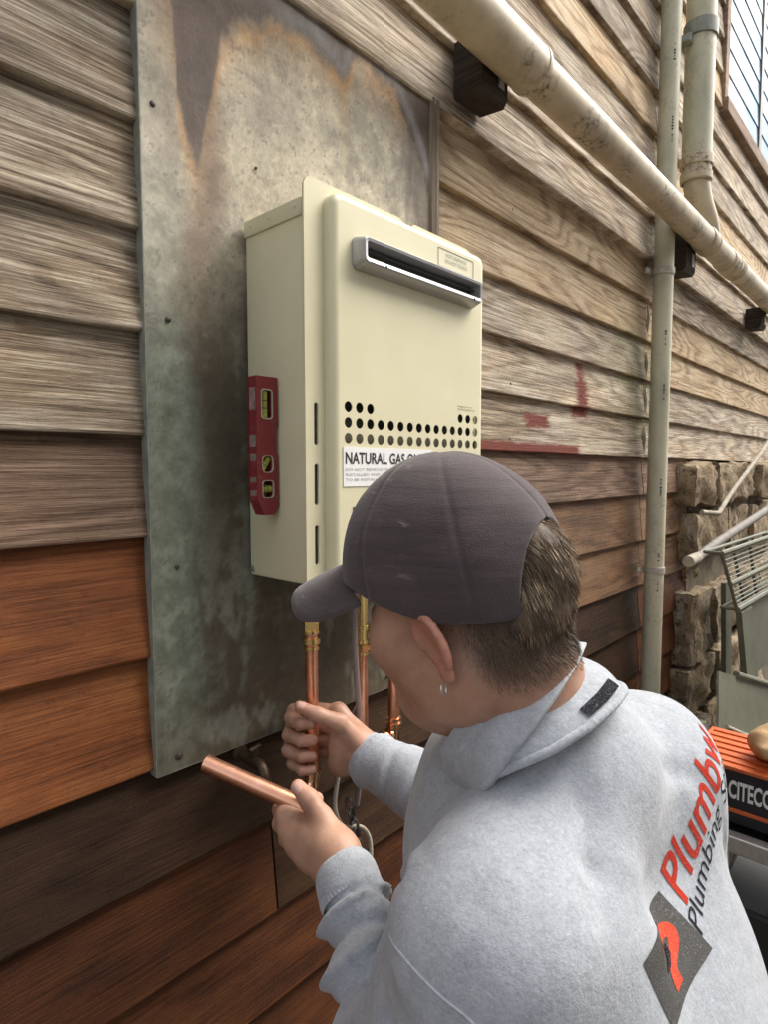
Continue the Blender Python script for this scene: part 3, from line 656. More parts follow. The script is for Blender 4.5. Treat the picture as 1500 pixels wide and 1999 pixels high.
cA = thing('copper_pipe', (.636, CY, 1.0), 'upright copper pipe under the heater gripped by the upper hand, elbow below', 'copper pipe', 'copper pipes under the water heater')
MB().tube([(.636, CY, 1.300), (.636, CY, 1.015)], CR, 24).build('pipe', M['copper'], cA, True)
mb = MB(); ring(mb, .636, CY, 1.222, .010, .0150); ring(mb, .636, CY, 1.238, .006, .0138); ring(mb, .636, CY, 1.212, .006, .0132); mb.lathe((.636, CY, 1.244), (0, 0, 1), [(.0128, 0), (.0128, .09)], 6, True); ring(mb, .636, CY, 1.262, .007, .0152)
mb.build('brass_union', M['brass'], cA, True)
el = [(.636, CY, 1.03), (.636, CY, 1.005)] + [(.636 - .030 * (1 - math.cos(a)), CY - .008 * (1 - math.cos(a)), 1.0 - .030 * math.sin(a)) for a in np.linspace(0, math.pi / 2, 8)] + [(.59, CY - .010, .970), (.572, CY - .012, .970)]
mb = MB().tube(el, CR * 1.14, 20); ring(mb, .636, CY, 1.007, .006, .0148); mb.lathe((.590, CY - .010, .97), (-1, 0, 0), [(.0125, 0), (.0152, .001), (.0152, .006), (.0125, .007)], 20, False); mb.lathe((.578, CY - .012, .97), (-1, 0, 0), [(.0125, 0), (.0150, .001), (.0150, .006), (.0125, .007)], 20, False)
mb.build('elbow', M['copper_bright'], cA, True)
cB = thing('copper_pipe', (.752, CY, 1.02), 'middle copper pipe with brass nut, grey cable running beside it', 'copper pipe', 'copper pipes under the water heater')
MB().tube([(.752, CY, 1.21), (.752, CY, .96)], CR, 24).build('pipe', M['copper'], cB, True)
mb = MB(); mb.lathe((.752, CY, 1.186), (0, 0, 1), [(.0145, 0), (.0145, .012)], 6); ring(mb, .752, CY, 1.178, .005, .0135); mb.lathe((.752, CY, 1.199), (0, 0, 1), [(.0115, 0), (.0115, .13)], 16); ring(mb, .752, CY, 1.222, .008, .0145); ring(mb, .752, CY, 1.199, .006, .0155)
mb.build('brass_nut', M['brass'], cB, True)
cC = thing('copper_pipe', (.838, CY, 1.0), 'farthest copper pipe, its lower joint showing beside the chin', 'copper pipe', 'copper pipes under the water heater')
MB().tube([(.838, CY, 1.33), (.838, CY, 1.02)], CR, 24).build('pipe', M['copper'], cC, True)
mb = MB(); ring(mb, .838, CY, 1.022, .007, .0152); ring(mb, .838, CY, 1.034, .005, .0142); mb.tube([(.838, CY, 1.03), (.838, CY, .985), (.838, CY + .01, .965), (.838, .02, .955)], CR * 1.15, 18)
mb.build('brass_joint', M['copper_bright'], cC, True)
tee = MB().tube([(.752, CY, 1.007), (.835, CY, 1.005)], CR * .92, 18)
for x in (.768, .79, .806, .82): tee.lathe((x, CY, 1.006), (1, 0, 0), [(CR, 0), (.0145, .001), (.0145, .006), (CR, .007)], 20, False)
tee.lathe((.752, CY, .988), (0, 0, 1), [(CR * 1.2, 0), (CR * 1.2, .04)], 20)
tee.build('cross_pipe', M['copper_bright'], cB, True)
# brass valve under the heater with green tag
M['green'] = plain('green_plastic', (.01, .12, .055), .4)
gv = thing('valve', (.775, CY - .012, 1.20), 'green valve handle under the heater beside the face', 'valve')
MB().tube([(.778, CY + .004, 1.215), (.778, CY - .02, 1.213)], .006, 12).build('stem', M['brass'], gv, True)
MB().box((.765, CY - .028, 1.190), (.792, CY - .018, 1.232), .004).build('handle', M['green'], gv, True)
# cables
M['cable'] = plain('grey_cable', (.20, .165, .15), .55)
M['cord'] = plain('pale_cord', (.38, .33, .26), .7, var=.2, scale=200)
def smooth_path(pts, n=10):
    P = [Vector(p) for p in pts]; out = []
    for i in range(len(P) - 1):
        a, b, c, d = P[max(i - 1, 0)], P[i], P[i + 1], P[min(i + 2, len(P) - 1)]
        for k in range(n):
            u_ = k / n; out.append(.5 * ((2 * b) + (c - a) * u_ + (2 * a - 5 * b + 4 * c - d) * u_ ** 2 + (3 * b - a - 3 * c + d) * u_ ** 3))
    return out + [P[-1]]
c1 = MB().tube(smooth_path([(.728, CY - .012, 1.335), (.722, CY - .013, 1.24), (.724, CY - .014, 1.16), (.729, CY - .015, 1.09), (.727, CY - .015, 1.03), (.735, CY - .01, .97), (.738, CY, .91)]), .0052, 12).build('cable', M['cable'], None, True, (.735, CY, 1.33))
tag(c1, 'grey cable hanging beside the middle copper pipe', 'cable')
c2 = MB().tube(smooth_path([(.80, -.03, 1.03), (.795, -.045, 1.06), (.775, -.05, 1.075), (.758, -.05, 1.06), (.752, -.05, 1.02)]), .0016, 8).build('thin_wire', M['cable'], None, True, (.78, -.03, 1.03))
tag(c2, 'thin wire loop behind the middle copper pipe', 'wire')
c3 = MB().tube(smooth_path([(.690, -.085, .985), (.672, -.095, .94), (.676, -.11, .91), (.70, -.125, .905), (.716, -.13, .885), (.717, -.135, .855), (.708, -.135, .825), (.700, -.13, .80), (.70, -.12, .70)]), .0036, 10).build('cord', M['cord'], None, True, (.69, -.09, .98))
tag(c3, 'pale cord looping below the cuffed wrists', 'cord')
M['chain'] = plain('dark_chain', (.14, .13, .12), .3, .9, var=.3)
chn = thing('chain', (.685, -.118, .93), 'short dark steel chain hanging beside the lower hand', 'chain')
for k in range(6):
    c = Vector((.684 + .006 * k * .5, -.118 - .002 * k, .945 - .018 * k)); P = []
    e1 = Vector((.0, 0, 1)); e2 = Vector((1, .2, 0)) if k % 2 else Vector((.2, -1, 0))
    for a in np.linspace(0, 2 * math.pi, 16, endpoint=False): P.append(c + e1 * .0135 * math.cos(a) + e2 * .0075 * math.sin(a))
    MB().tube(P, .0026, 8, closed=True).build('link', M['chain'], chn, True)
gl = MB().lathe((.716, -.13, .815), (.2, 0, -1), [(.002, 0), (.009, .004), (.010, .03), (.006, .05), (.001, .055)], 14).build('green_plug', plain('mossy_green', (.12, .16, .08), .7), None, True, (.716, -.13, .815))
tag(gl, 'small mossy green plug below the cord loop', 'plug')
# old wall tap
tapo = thing('wall_tap', (.545, -.004, 1.045), 'small tarnished bronze wall tap below the metal sheet', 'tap')
MB().tube([(.548, .01, 1.045), (.548, -.05, 1.045)], .009, 14).lathe((.548, -.004, 1.045), (0, -1, 0), [(.014, 0), (.013, .004), (.009, .006)], 16).build('spigot', M['bronze'], tapo, True)
MB().tube(smooth_path([(.548, -.045, 1.045), (.548, -.062, 1.043), (.547, -.072, 1.030), (.547, -.074, 1.015)], 5), [.0095] * 16, 14).build('spout', M['bronze'], tapo, True)
MB().tube([(.548, -.045, 1.05), (.548, -.045, 1.068)], .006, 10).tube([(.536, -.048, 1.066), (.560, -.042, 1.066)], .0045, 10).build('tap_handle', M['bronze'], tapo, True)
# loose copper tube held in the lower hand
ta, tb = Vector((.415, -.124, 1.118)), Vector((.497, -.268, 1.066)); d = (tb - ta).normalized()
tube_ = MB().lathe(ta, d, [(CR - .0012, .03), (CR - .0012, 0), (CR, 0), (CR, (tb - ta).length), (CR - .001, (tb - ta).length), (CR - .001, (tb - ta).length - .02)], 26, False).build('copper_offcut', M['copper'], None, True, ta, sharp=30)
tag(tube_, 'loose open-ended copper tube held in the lower hand', 'copper tube')
# ------------------------------------------------------------------ signed distance modelling for the person
def surfnet(fn, lo, hi, h):
    """naive surface nets: returns vertices and quads of fn(P) = 0"""
    lo = np.array(lo, float); n = np.ceil((np.array(hi) - lo) / h).astype(int) + 1
    ax = [lo[i] + h * np.arange(n[i]) for i in range(3)]
    K = 4; nc = (n + K - 2) // K + 1
    X, Y, Z = np.meshgrid(*[lo[i] + h * K * np.arange(nc[i]) for i in range(3)], indexing='ij')
    Fc_ = fn(np.stack([X, Y, Z], -1).reshape(-1, 3)).reshape(nc).astype(np.float32)
    F = np.repeat(np.repeat(np.repeat(Fc_, K, 0), K, 1), K, 2)[K // 2:, K // 2:, K // 2:]
    F = np.pad(F, [(0, max(0, n[i] - F.shape[i])) for i in range(3)], mode='edge')[:n[0], :n[1], :n[2]].copy()
    near = np.argwhere(np.abs(F) < h * K * 1.6)          # only nodes near the surface are evaluated finely
    for i in range(0, len(near), 400000):
        b = near[i:i + 400000]; F[tuple(b.T)] = fn(lo + h * b)
    s = F < 0; c = np.zeros(n - 1, np.int8)
    for a in (0, 1):
        for b in (0, 1):
            for d in (0, 1): c += s[a:n[0] - 1 + a, b:n[1] - 1 + b, d:n[2] - 1 + d]
    idx = np.argwhere((c > 0) & (c < 8)); vid = -np.ones(n - 1, np.int64); vid[tuple(idx.T)] = np.arange(len(idx))
    acc = np.zeros((len(idx), 3)); cnt = np.zeros(len(idx))
    corners = [(a, b, d) for a in (0, 1) for b in (0, 1) for d in (0, 1)]
    for p in corners:
        for k in range(3):
            if p[k]: continue
            q = list(p); q[k] = 1
            fa = F[tuple((idx + p).T)]; fb = F[tuple((idx + q).T)]; m = (fa < 0) != (fb < 0)
            tt = np.where(m, fa / np.where(m, fa - fb, 1), 0); off = np.tile(np.array(p, float), (len(idx), 1)); off[:, k] += tt
            acc[m] += off[m]; cnt[m] += 1
    V = lo + h * (idx + acc / cnt[:, None]); Q = []
    for k in range(3):
        o = [i for i in range(3) if i != k]
        sl0 = [slice(None)] * 3; sl1 = [slice(None)] * 3; sl0[k] = slice(0, -1); sl1[k] = slice(1, None)
        e = s[tuple(sl0)] != s[tuple(sl1)]; flip = s[tuple(sl0)]
        E = np.argwhere(e); E = E[(E[:, o[0]] > 0) & (E[:, o[1]] > 0) & (E[:, o[0]] < n[o[0]] - 1) & (E[:, o[1]] < n[o[1]] - 1)]
        def cell(da, db):
            C_ = E.copy(); C_[:, o[0]] -= da; C_[:, o[1]] -= db; return vid[tuple(C_.T)]
        q = np.stack([cell(1, 1), cell(0, 1), cell(0, 0), cell(1, 0)], 1); fl = flip[tuple(E.T)]
        if k == 1: fl = ~fl
        q[~fl] = q[~fl][:, ::-1]; Q.append(q)
    return V, np.concatenate(Q)
A3 = lambda v: np.array(v, float)
def rcone(P, a, b, ra, rb):
    a = A3(a); b = A3(b); ba = b - a; q = P - a; tt = np.clip(q @ ba / (ba @ ba), 0, 1)
    return np.linalg.norm(q - tt[..., None] * ba, axis=-1) - (ra + (rb - ra) * tt)
def rchain(P, pts, rs, k=.006):
    d = None
    for i in range(len(pts) - 1):
        e = rcone(P, pts[i], pts[i + 1], rs[i], rs[i + 1]); d = e if d is None else smin(d, e, k)
    return d
def smin(a, b, k):
    h = np.clip(.5 + .5 * (b - a) / k, 0, 1); return b + (a - b) * h - k * h * (1 - h)
def smax(a, b, k): return -smin(-a, -b, k)
def ell(P, c, r, R=None):
    q = P - A3(c)
    if R is not None: q = q @ np.array(R).T          # rows of R: local axes
    r = A3(r); k0 = np.linalg.norm(q / r, axis=-1); k1 = np.linalg.norm(q / (r * r), axis=-1)
    return k0 * (k0 - 1) / np.maximum(k1, 1e-9)
_W = np.random.default_rng(5); _WD = _W.normal(size=(24, 3)); _WD /= np.linalg.norm(_WD, axis=1)[:, None]; _WP = _W.uniform(0, 6.28, 24)
def wav(P, f, n=8, o=0):                              # cheap smooth pseudo noise in about -1..1
    d = 0
    for i in range(n):
        j = (i + o) % 24; d = d + np.sin(P @ (_WD[j] * f * (.7 + .09 * i)) + _WP[j])
    return d / math.sqrt(n) / 1.2
def axes(v, up):
    v = A3(v); v = v / np.linalg.norm(v); s_ = np.cross(v, A3(up)); s_ /= np.linalg.norm(s_); return v, s_, np.cross(s_, v)

person = thing('person', (.55, -.95, 0), 'person in a grey sweatshirt and dark cap bending to fit copper pipes under the heater', 'person')
# ---- pose
HC = A3((.447, -.518, 1.394))
hp, hy, hr = math.radians(14), math.radians(4), math.radians(3)
Rh = Matrix.Rotation(hy, 3, 'Z') @ Matrix.Rotation(-hp, 3, 'X') @ Matrix.Rotation(-hr, 3, 'Y')
HS = np.array(Rh @ Vector((-1, 0, 0))); HF = np.array(Rh @ Vector((0, 1, 0))); HU = np.array(Rh @ Vector((0, 0, 1)))
RH = np.stack([HS, HF, HU])                           # head axes: left, forward, up
hd = lambda x, y, z: HC + x * HS + y * HF + z * HU
NB = A3((.512, -.552, 1.250))                         # base of the neck
SL, SR = A3((.378, -.590, 1.150)), A3((.670, -.584, 1.172))
EL, WL_ = A3((.393, -.488, .950)), A3((.4605, -.345, 1.036))
ER, WR_ = A3((.705, -.352, 1.012)), A3((.698, -.152, 1.034))
# ---- skin
def f_head(P):
    q = (P - HC) @ RH.T
    d = ell(q, (0, .004, .025), (.073, .083, .085))
    d = smin(d, ell(q, (0, .035, -.040), (.061, .058, .078)), .03)
    d = smin(d, ell(q, (0, .048, -.088), (.046, .047, .034)), .025)
    for sx in (-1, 1):
        d = smin(d, ell(q, (sx * .040, .058, -.030), (.028, .030, .030)), .02)
        d = smin(d, ell(q, (sx * .050, .012, -.072), (.018, .032, .026)), .022)
        d = smax(d, -ell(q, (sx * .032, .094, -.004), (.016, .012, .010)), .008)
        d = smin(d, ell(q, (sx * .031, .080, -.005), (.0125, .012, .011)), .002)
    d = smin(d, rcone(q, (0, .090, .004), (0, .112, -.038), .008, .0125), .012)
    d = smax(d, -rcone(q, (-.020, .098, -.068), (.020, .098, -.068), .0025, .0025), .004)
    d = smin(d, rcone(q, (-.014, .092, -.062), (.014, .092, -.062), .006, .006), .006)
    nb = (NB - HC) @ RH.T
    d = smin(d, rcone(q, (0, -.018, -.050), nb, .056, .062), .028)
    d = smin(d, rcone(q, nb, nb + A3((0, -.005, -.05)), .060, .05), .02)
    # ears: a curved rim and a thin shell, one on each side
    for sx in (-1, 1):
        e = (q * A3((sx, 1, 1)) - A3((.0735, .006, -.033))) / .86; ang = math.radians(20)
        ex = e[..., 0]; ey = e[..., 1] * math.cos(ang) - e[..., 2] * math.sin(ang); ez = e[..., 1] * math.sin(ang) + e[..., 2] * math.cos(ang)
        fl = math.radians(24); hx_ = ex * math.cos(fl) + ey * math.sin(fl); hy_ = -ex * math.sin(fl) + ey * math.cos(fl)     # flared outwards at the back
        E = np.stack([hx_, hy_ + .012, ez], -1)
        P_ = [(.0015,   .0205 * math.cos(a) * (1 if a < 2.4 else 1 - .16 * (a - 2.4)), .003 + .0285 * math.sin(a)) for a in np.linspace(.1, 4.1, 12)]
        rim_ = rchain(E, P_, [.0030] + [.0038] * 9 + [.0034, .003], .002)
        shell = ell(E, (-.001, .000, .003), (.0042, .0205, .0280))
        shell = smax(shell, -ell(E, (.0048, .002, .004), (.0050, .0105, .0185)), .003)
        lobe = ell(E, (.0, .0035, -.026), (.0045, .0085, .0100))
        ear = smin(smin(rim_, shell, .003), lobe, .006) * .86
        d = smin(d, ear, .0035)
    return d
er, ef, eu = A3((.674, -.738, 0)), A3((.738, .674, 0)), A3((0, 0, 1))
OR_ = A3((.636, -.080, 1.073)); rh = lambda x, y, z: OR_ + x * er + y * ef + z * eu
def f_rhand(P):
    d = None; MC = []
    for i, (z, rad, lx) in enumerate(((.029, .0104, -.033), (.001, .0108, -.036), (-.025, .0104, -.038), (-.047, .0092, -.032))):
        m = rh(.040, .030, z * .92 - .004); MC.append(m)
        pts = [m, rh(-.012, .036, z), rh(lx, .020, z), rh(lx - .001, -.004, z - .002), rh(-.014, -.022, z - .004), rh(.002, -.0215, z - .004)]
        e = rchain(P, pts, [rad * 1.15, rad, rad * .98, rad * .96, rad * .92, rad * .85], .004)
        for kp, kr in ((rh(lx + .001, .019, z), 1.07), (rh(lx + .003, -.006, z - .002), 1.04)): e = smin(e, np.linalg.norm(P - kp, axis=-1) - rad * kr, .003)
        e = e + .0005 * wav(P, 420, 5, i)
        d = e if d is None else smin(d, e, .0028)
    wr = rh(.090, .002, -.040)
    palm = rchain(P, [MC[0], MC[1], MC[2], MC[3]], [.0125] * 4, .01)
    for k, m in enumerate(MC): palm = smin(palm, rcone(P, m, wr + A3((0, 0, .018 - .012 * k)), .0135, .022), .016)
    palm = smin(palm, ell(P, rh(.052, -.008, -.022), (.025, .019, .044), [er, ef, eu]), .016)        # ball of the thumb
    palm = smin(palm, ell(P, rh(.048, .010, -.052), (.024, .019, .026), [er, ef, eu]), .014)
    th = rchain(P, [rh(.070, -.010, -.006), rh(.046, -.020, .026), rh(.012, -.027, .042), rh(-.016, -.027, .055)], [.0155, .0135, .0112, .0088], .006)
    palm = smin(palm, th, .010)
    d = smin(d, palm, .004)
    d = smin(d, rcone(P, wr, WR_ + A3((.0, -.03, -.003)), .0255, .027), .02)
    return smin(d, rcone(P, WR_ + A3((0, -.03, -.003)), ER, .027, .031), .01)
LF = [[(.4674, -.2288, 1.0653), (.4800, -.1985, 1.0560), (.5060, -.1958, 1.0500), (.5210, -.2220, 1.0620)],
      [(.4638, -.2411, 1.0518), (.4750, -.2050, 1.0420), (.5080, -.1990, 1.0340), (.5146, -.2231, 1.0441)],
      [(.4628, -.2559, 1.0414), (.4740, -.2180, 1.0280), (.5043, -.2120, 1.0207), (.5073, -.2344, 1.0308)],
      [(.4643, -.2733, 1.0326), (.4748, -.2400, 1.0190), (.4982, -.2360, 1.0138), (.5014, -.2510, 1.0232)]]
def f_lhand(P):
    d = None; wr = A3((.4700, -.3170, 1.0430))
    for i, (pts, rad) in enumerate(zip(LF, (.0108, .0112, .0106, .0094))):
        e = rchain(P, pts, [rad * 1.15, rad, rad * .95, rad * .85], .005); e = smin(e, np.linalg.norm(P - A3(pts[0]) - A3((-.003, 0, .002)), axis=-1) - rad * 1.12, .004); d = e if d is None else smin(d, e, .003)
    palm = rchain(P, [f[0] for f in LF], [.0128] * 4, .008)
    for k, f in enumerate(LF): palm = smin(palm, rcone(P, f[0], wr + A3((0, 0, .012 - .008 * k)), .0135, .021), .014)
    palm = smin(palm, ell(P, (.483, -.290, 1.052), (.018, .034, .022)), .016)
    th = rchain(P, [(.4740, -.3030, 1.0600), (.4765, -.2823, 1.0780), (.4733, -.2617, 1.0966), (.4696, -.2460, 1.1075)], [.0165, .0138, .0115, .0092], .006)
    d = smin(smin(d, palm, .006), th, .010)
    d = smin(d, rcone(P, wr, WL_, .0245, .0265), .02)
    return smin(d, rcone(P, WL_, EL, .0265, .029), .01)
TX_, TS_, TN_ = axes((0, -.77, -.64), (1, 0, 0))       # torso axis (neck to hips)
TS_ = A3((1, 0, 0)); TN_ = A3((0, -.907, .42)); TR_ = [TS_, A3((0, -.42, -.907)), TN_]
def f_core(P):
    d = ell(P, (.540, -.610, 1.01), (.145, .22, .085), TR_)
    d = smin(d, ell(P, (.540, -.72, .78), (.135, .17, .085), TR_), .05)
    d = smin(d, rcone(P, SL, SR, .042, .042), .04); d = smin(d, rcone(P, NB, (.535, -.59, 1.14), .05, .065), .03)
    for a, b, c in ((SL, EL, WL_), (SR, ER, WR_)):
        d = smin(d, rcone(P, a, b, .040, .032), .03); d = smin(d, rcone(P, b, c, .030, .024), .01)
    return d
isl = []
for fn, lo, hi, h in ((f_head, HC - .165, HC + A3((.20, .15, .13)), .0022), (f_rhand, OR_ - A3((.07, .13, .10)), OR_ + A3((.12, .06, .085)), .0016),
                      (f_lhand, (.40, -.40, .975), (.545, -.16, 1.13), .0016), (f_core, (.28, -.95, .60), (.82, -.12, 1.30), .011)):
    isl.append(surfnet(fn, lo, hi, h))
V = np.concatenate([i[0] for i in isl]); off = 0; Fq = []
for v, q in isl: Fq.append(q + off); off += len(v)
t = NT('skin'); p = t.pos(); n = t.noise(p, 24, 4, .6); n2 = t.noise(p, 260, 3)
at = t.n('ShaderNodeAttribute', attribute_name='blush'); hr_ = t.n('ShaderNodeAttribute', attribute_name='stubble')
base = t.ramp(n, [(.28, (.36, .19, .12)), (.5, (.46, .265, .18)), (.72, (.54, .335, .235))])
base = t.mix(t.ramp(t.noise(p, 55, 5, .7), [(.52, 0), (.68, .4)]), base, (.48, .20, .14)); base = t.mix(t.ramp(t.noise(p, 420, 3, .6), [(.66, 0), (.74, .3)]), base, (.26, .13, .085))
base = t.mix(at.outputs['Fac'], base, (.53, .22, .16))
na = t.n('ShaderNodeAttribute', attribute_name='nail'); base = t.mix(t.math('MULTIPLY', na.outputs['Fac'], .8), base, (.66, .42, .34))
stb = t.noise(p, 900, 2, .6)
base = t.mix(t.math('MULTIPLY', hr_.outputs['Fac'], t.ramp(stb, [(.3, .65), (.65, 1.0)])), base, (.050, .034, .024))
M['skin'] = t.out(base, t.math('ADD', .42, t.math('MULTIPLY', n, .15)), t.bump(t.math('ADD', n2, t.noise(p, 90, 4, .7)), .22, .0009), 0, .4, Subsurface_Weight=.12, Subsurface_Radius=(.012, .005, .003), Subsurface_Scale=.6)
body = mesh_obj('body', V, np.concatenate(Fq), M['skin'], person, True)
q = (V - HC) @ RH.T; nh = len(isl[0][0])
onhead = np.arange(len(V)) < nh
ear = onhead & (np.abs(q[:, 0]) > .0755) & (np.abs(q[:, 1] + .006) < .036) & (np.abs(q[:, 2] + .038) < .044)
blush = np.where(ear, .62, 0.0)
tips = np.zeros(len(V))
for c in (rh(-.016, -.027, .055), (.4696, -.2460, 1.1075)): tips += np.exp(-(np.linalg.norm(V - A3(c), axis=1) / .016) ** 2)
for z in (.029, .001, -.025, -.047): tips += .6 * np.exp(-(np.linalg.norm(V - rh(-.006, -.024, z - .004), axis=1) / .014) ** 2)
for f in LF: tips += .35 * np.exp(-(np.linalg.norm(V - A3(f[0]), axis=1) / .012) ** 2)
blush = np.clip(blush + .55 * tips, 0, .8)
# clipped hair fading into the skin at the back and sides
line = -.070 + .066 * sstep(-.045, .02, q[:, 1]) + .012 * sstep(.02, .05, q[:, 1])
stub = onhead * sstep(-.022, .022, q[:, 2] - line) * sstep(.062, .035, q[:, 1]) * (~ear)
stub = stub * np.clip(.45 + .75 * sstep(.0, -.05, q[:, 1]), 0, 1)
nail = np.zeros(len(V))
for tip, prev, dors in (((.4696, -.2460, 1.1075), (.4733, -.2617, 1.0966), (-.75, -.35, .5)), (tuple(rh(-.016, -.027, .055)), tuple(rh(.012, -.027, .042)), (-.45, -.45, .75))):
    tip = A3(tip); ax_ = tip - A3(prev); ax_ /= np.linalg.norm(ax_); dn = A3(dors); dn = dn - ax_ * (dn @ ax_); dn /= np.linalg.norm(dn)
    w_ = V - (tip + dn * .0085); al_ = w_ @ ax_; sd2 = w_ @ np.cross(ax_, dn)
    nail = np.maximum(nail, ((np.abs(al_ + .001) / .0066) ** 4 + (np.abs(sd2) / .0052) ** 4 < 1) & (np.abs(w_ @ dn) < .006))
for nm, arr in (('blush', blush), ('stubble', stub), ('nail', nail * 1.0)):
    a_ = body.data.attributes.new(nm, 'FLOAT', 'POINT'); a_.data.foreach_set('value', arr.astype(np.float32))

# ---- cap
def f_cap(P):
    q = (P - HC) @ RH.T
    out = ell(q, (0, .011, .022), (.0865, .0975, .0985)); front = ell(q, (0, .030, .034), (.078, .086, .086)); out = smin(out, front, .03)
    out = out + .0009 * wav(P, 95) + .0012 * wav(P, 45, 6, 5)
    az = np.arctan2(q[..., 0], q[..., 1]); sm = np.abs(np.sin(az * 3)) * np.hypot(q[..., 0], q[..., 1]) / 3
    out = out + .0011 * np.exp(-(sm / .0022) ** 2)
    d = np.maximum(out, -(out + .0042))
    rimz = -.008 - .018 * sstep(.03, -.10, q[..., 1]) + .038 * sstep(-.02, .10, q[..., 1])
    d = smax(d, rimz - q[..., 2], .0018)
    arch = np.hypot(q[..., 0] / .044, (q[..., 2] + .004) / .052) - 1
    arch = np.maximum(np.maximum(arch * .045, q[..., 1] + .02), -(q[..., 2] + .008))
    return smax(d, -arch, .003)
V, Fq = surfnet(f_cap, HC - .15, HC + .16, .002)
t = NT('faded_cap_cloth'); p = t.pos(); a = t.noise(p, 16, 5, .65); b = t.noise(p, 900, 2); c = t.noise(t.vmul(p, (12, 12, 90)), 1.0, 5, .65)
col = t.ramp(t.math('ADD', t.math('MULTIPLY', a, .5), t.math('MULTIPLY', c, .5)), [(.3, (.050, .038, .040)), (.7, (.120, .094, .096))])
lint = t.math('MULTIPLY', t.ramp(t.noise(t.vmul(p, (30, 30, 110)), 1.0, 3, .6), [(.64, 0), (.72, .7)]), t.ramp(t.noise(p, 11, 3), [(.48, 0), (.62, 1)]))
col = t.mix(lint, col, (.36, .32, .30)); col = t.mix(t.ramp(b, [(.3, .35), (.6, 0)]), col, (.03, .024, .025))
M['cap'] = t.out(col, .92, t.bump(t.math('ADD', b, t.math('MULTIPLY', c, 2.0)), .5, .0011), 0, .15, Sheen_Weight=.25)
cap = mesh_obj('cap', V, Fq, M['cap'], person, True)
# peak
mb = MB(); nu, nv = 26, 10; top_, bot_ = [], []
for j in range(nv + 1):
    for i in range(nu + 1):
        u_ = -1 + 2 * i / nu; v_ = j / nv
        a = u_ * 1.02; bx_ = .0865 * math.sin(a) * 1.0; by_ = .012 + .1045 * math.cos(a)
        ext = .088 * (1 - abs(u_) ** 5.0) * v_
        x = bx_ * (1 + .02 * v_); y = by_ + ext
        z = .046 - .034 * abs(u_) ** 2 - .06 * ext - 1.2 * ext * ext - .38 * u_ * u_ * ext
        top_.append(hd(x, y, z + .0022)); bot_.append(hd(x, y, z - .0022))
nn = nu + 1; tot = nn * (nv + 1); Fc = []
for j in range(nv):
    for i in range(nu):
        k = j * nn + i; Fc.append((k, k + 1, k + 1 + nn, k + nn)); Fc.append((tot + k + nn, tot + k + 1 + nn, tot + k + 1, tot + k))
rimi = [j * nn for j in range(nv + 1)] + [nv * nn + i for i in range(1, nn)] + [j * nn + nu for j in range(nv - 1, -1, -1)] + [i for i in range(nu - 1, 0, -1)]
for a, b in zip(rimi, rimi[1:] + rimi[:1]): Fc.append((a, b, b + tot, a + tot))
mb.add(top_ + bot_, Fc); mb.build('peak', M['cap'], cap, True, sharp=60)
bt = hd(0, .010, .1245); MB().lathe(bt - HU * .003, HU, [(.0085, 0), (.0083, .003), (.006, .0055), (.0004, .0065)], 18).build('button', M['cap'], cap, True)
# ---- hair: short strands in the cap opening and on the nape
def f_hairbulk(P):
    q = (P - HC) @ RH.T
    d = ell(q, (0, -.051, .012), (.043, .0385, .047)); d = smin(d, ell(q, (0, -.050, -.028), (.045, .031, .019)), .02)
    return d + .0020 * wav(P, 130, 8, 3) + .0026 * wav(P, 75, 6, 9)
V, Fq = surfnet(f_hairbulk, HC - .15, HC + .12, .003)
t = NT('brown_hair'); oi = t.n('ShaderNodeAttribute', attribute_name='tone'); M['hair'] = t.out(t.ramp(oi.outputs['Fac'], [(0, (.045, .029, .018)), (.5, (.17, .115, .070)), (1, (.36, .265, .165))]), .5, None, 0, .4)
t = NT('hair_mass'); n = t.noise(t.vmul(t.pos(), (90, 90, 30)), 1.0, 3); M['hair_bulk'] = t.out(t.ramp(n, [(.3, (.05, .034, .022)), (.7, (.13, .09, .056))]), .6, t.bump(n, .6, .003), 0, .3)
hair = mesh_obj('hair', V, Fq, M['hair_bulk'], person, True); V0 = V
hv, hf, ht = [], [], []
def strand(root, dir0, grav, length, wd, tone, seg=4):
    d = dir0 / np.linalg.norm(dir0); pnt = root.copy(); side = np.cross(d, rng.normal(size=3)); side /= np.linalg.norm(side)
    base = len(hv)
    for k in range(seg + 1):
        w_ = wd * (1 - .8 * k / seg); hv.append(pnt - side * w_ / 2); hv.append(pnt + side * w_ / 2); ht.append(tone); ht.append(tone)
        if k: hf.append((base + 2 * k - 2, base + 2 * k - 1, base + 2 * k + 1, base + 2 * k))
        pnt = pnt + d * length / seg; d = d + grav / seg + rng.normal(size=3) * .05; d /= np.linalg.norm(d)
q0 = (V0 - HC) @ RH.T; ok = np.where(q0[:, 1] < -.022)[0]
clump = {}
for i in rng.choice(ok, 9000):
    r0 = V0[i]; q = q0[i]; key = (int(q[0] * 60 + 50.5), int(q[2] * 48 + 50.5))
    if key not in clump: clump[key] = (rng.normal(size=3) * .45, rng.uniform(.25, 1))
    cl, tn = clump[key]
    up = q[2] > -.005; n_ = q - A3((0, -.03, .0)); n_ = n_ / np.linalg.norm(n_)
    tn_ = A3((q[0] * 3, -.25, -1)); tn_ = tn_ - n_ * (tn_ @ n_) * .75
    d = (tn_ + n_ * (.30 if up else .45) + cl * .38) @ RH
    strand(r0 - (n_ @ RH) * .002, d, -HU * .5 + HF * .25, rng.uniform(.012, .019) if up else rng.uniform(.007, .013), .0008, np.clip(tn * rng.uniform(.5, 1.1) + (.15 if up else 0), 0, 1))
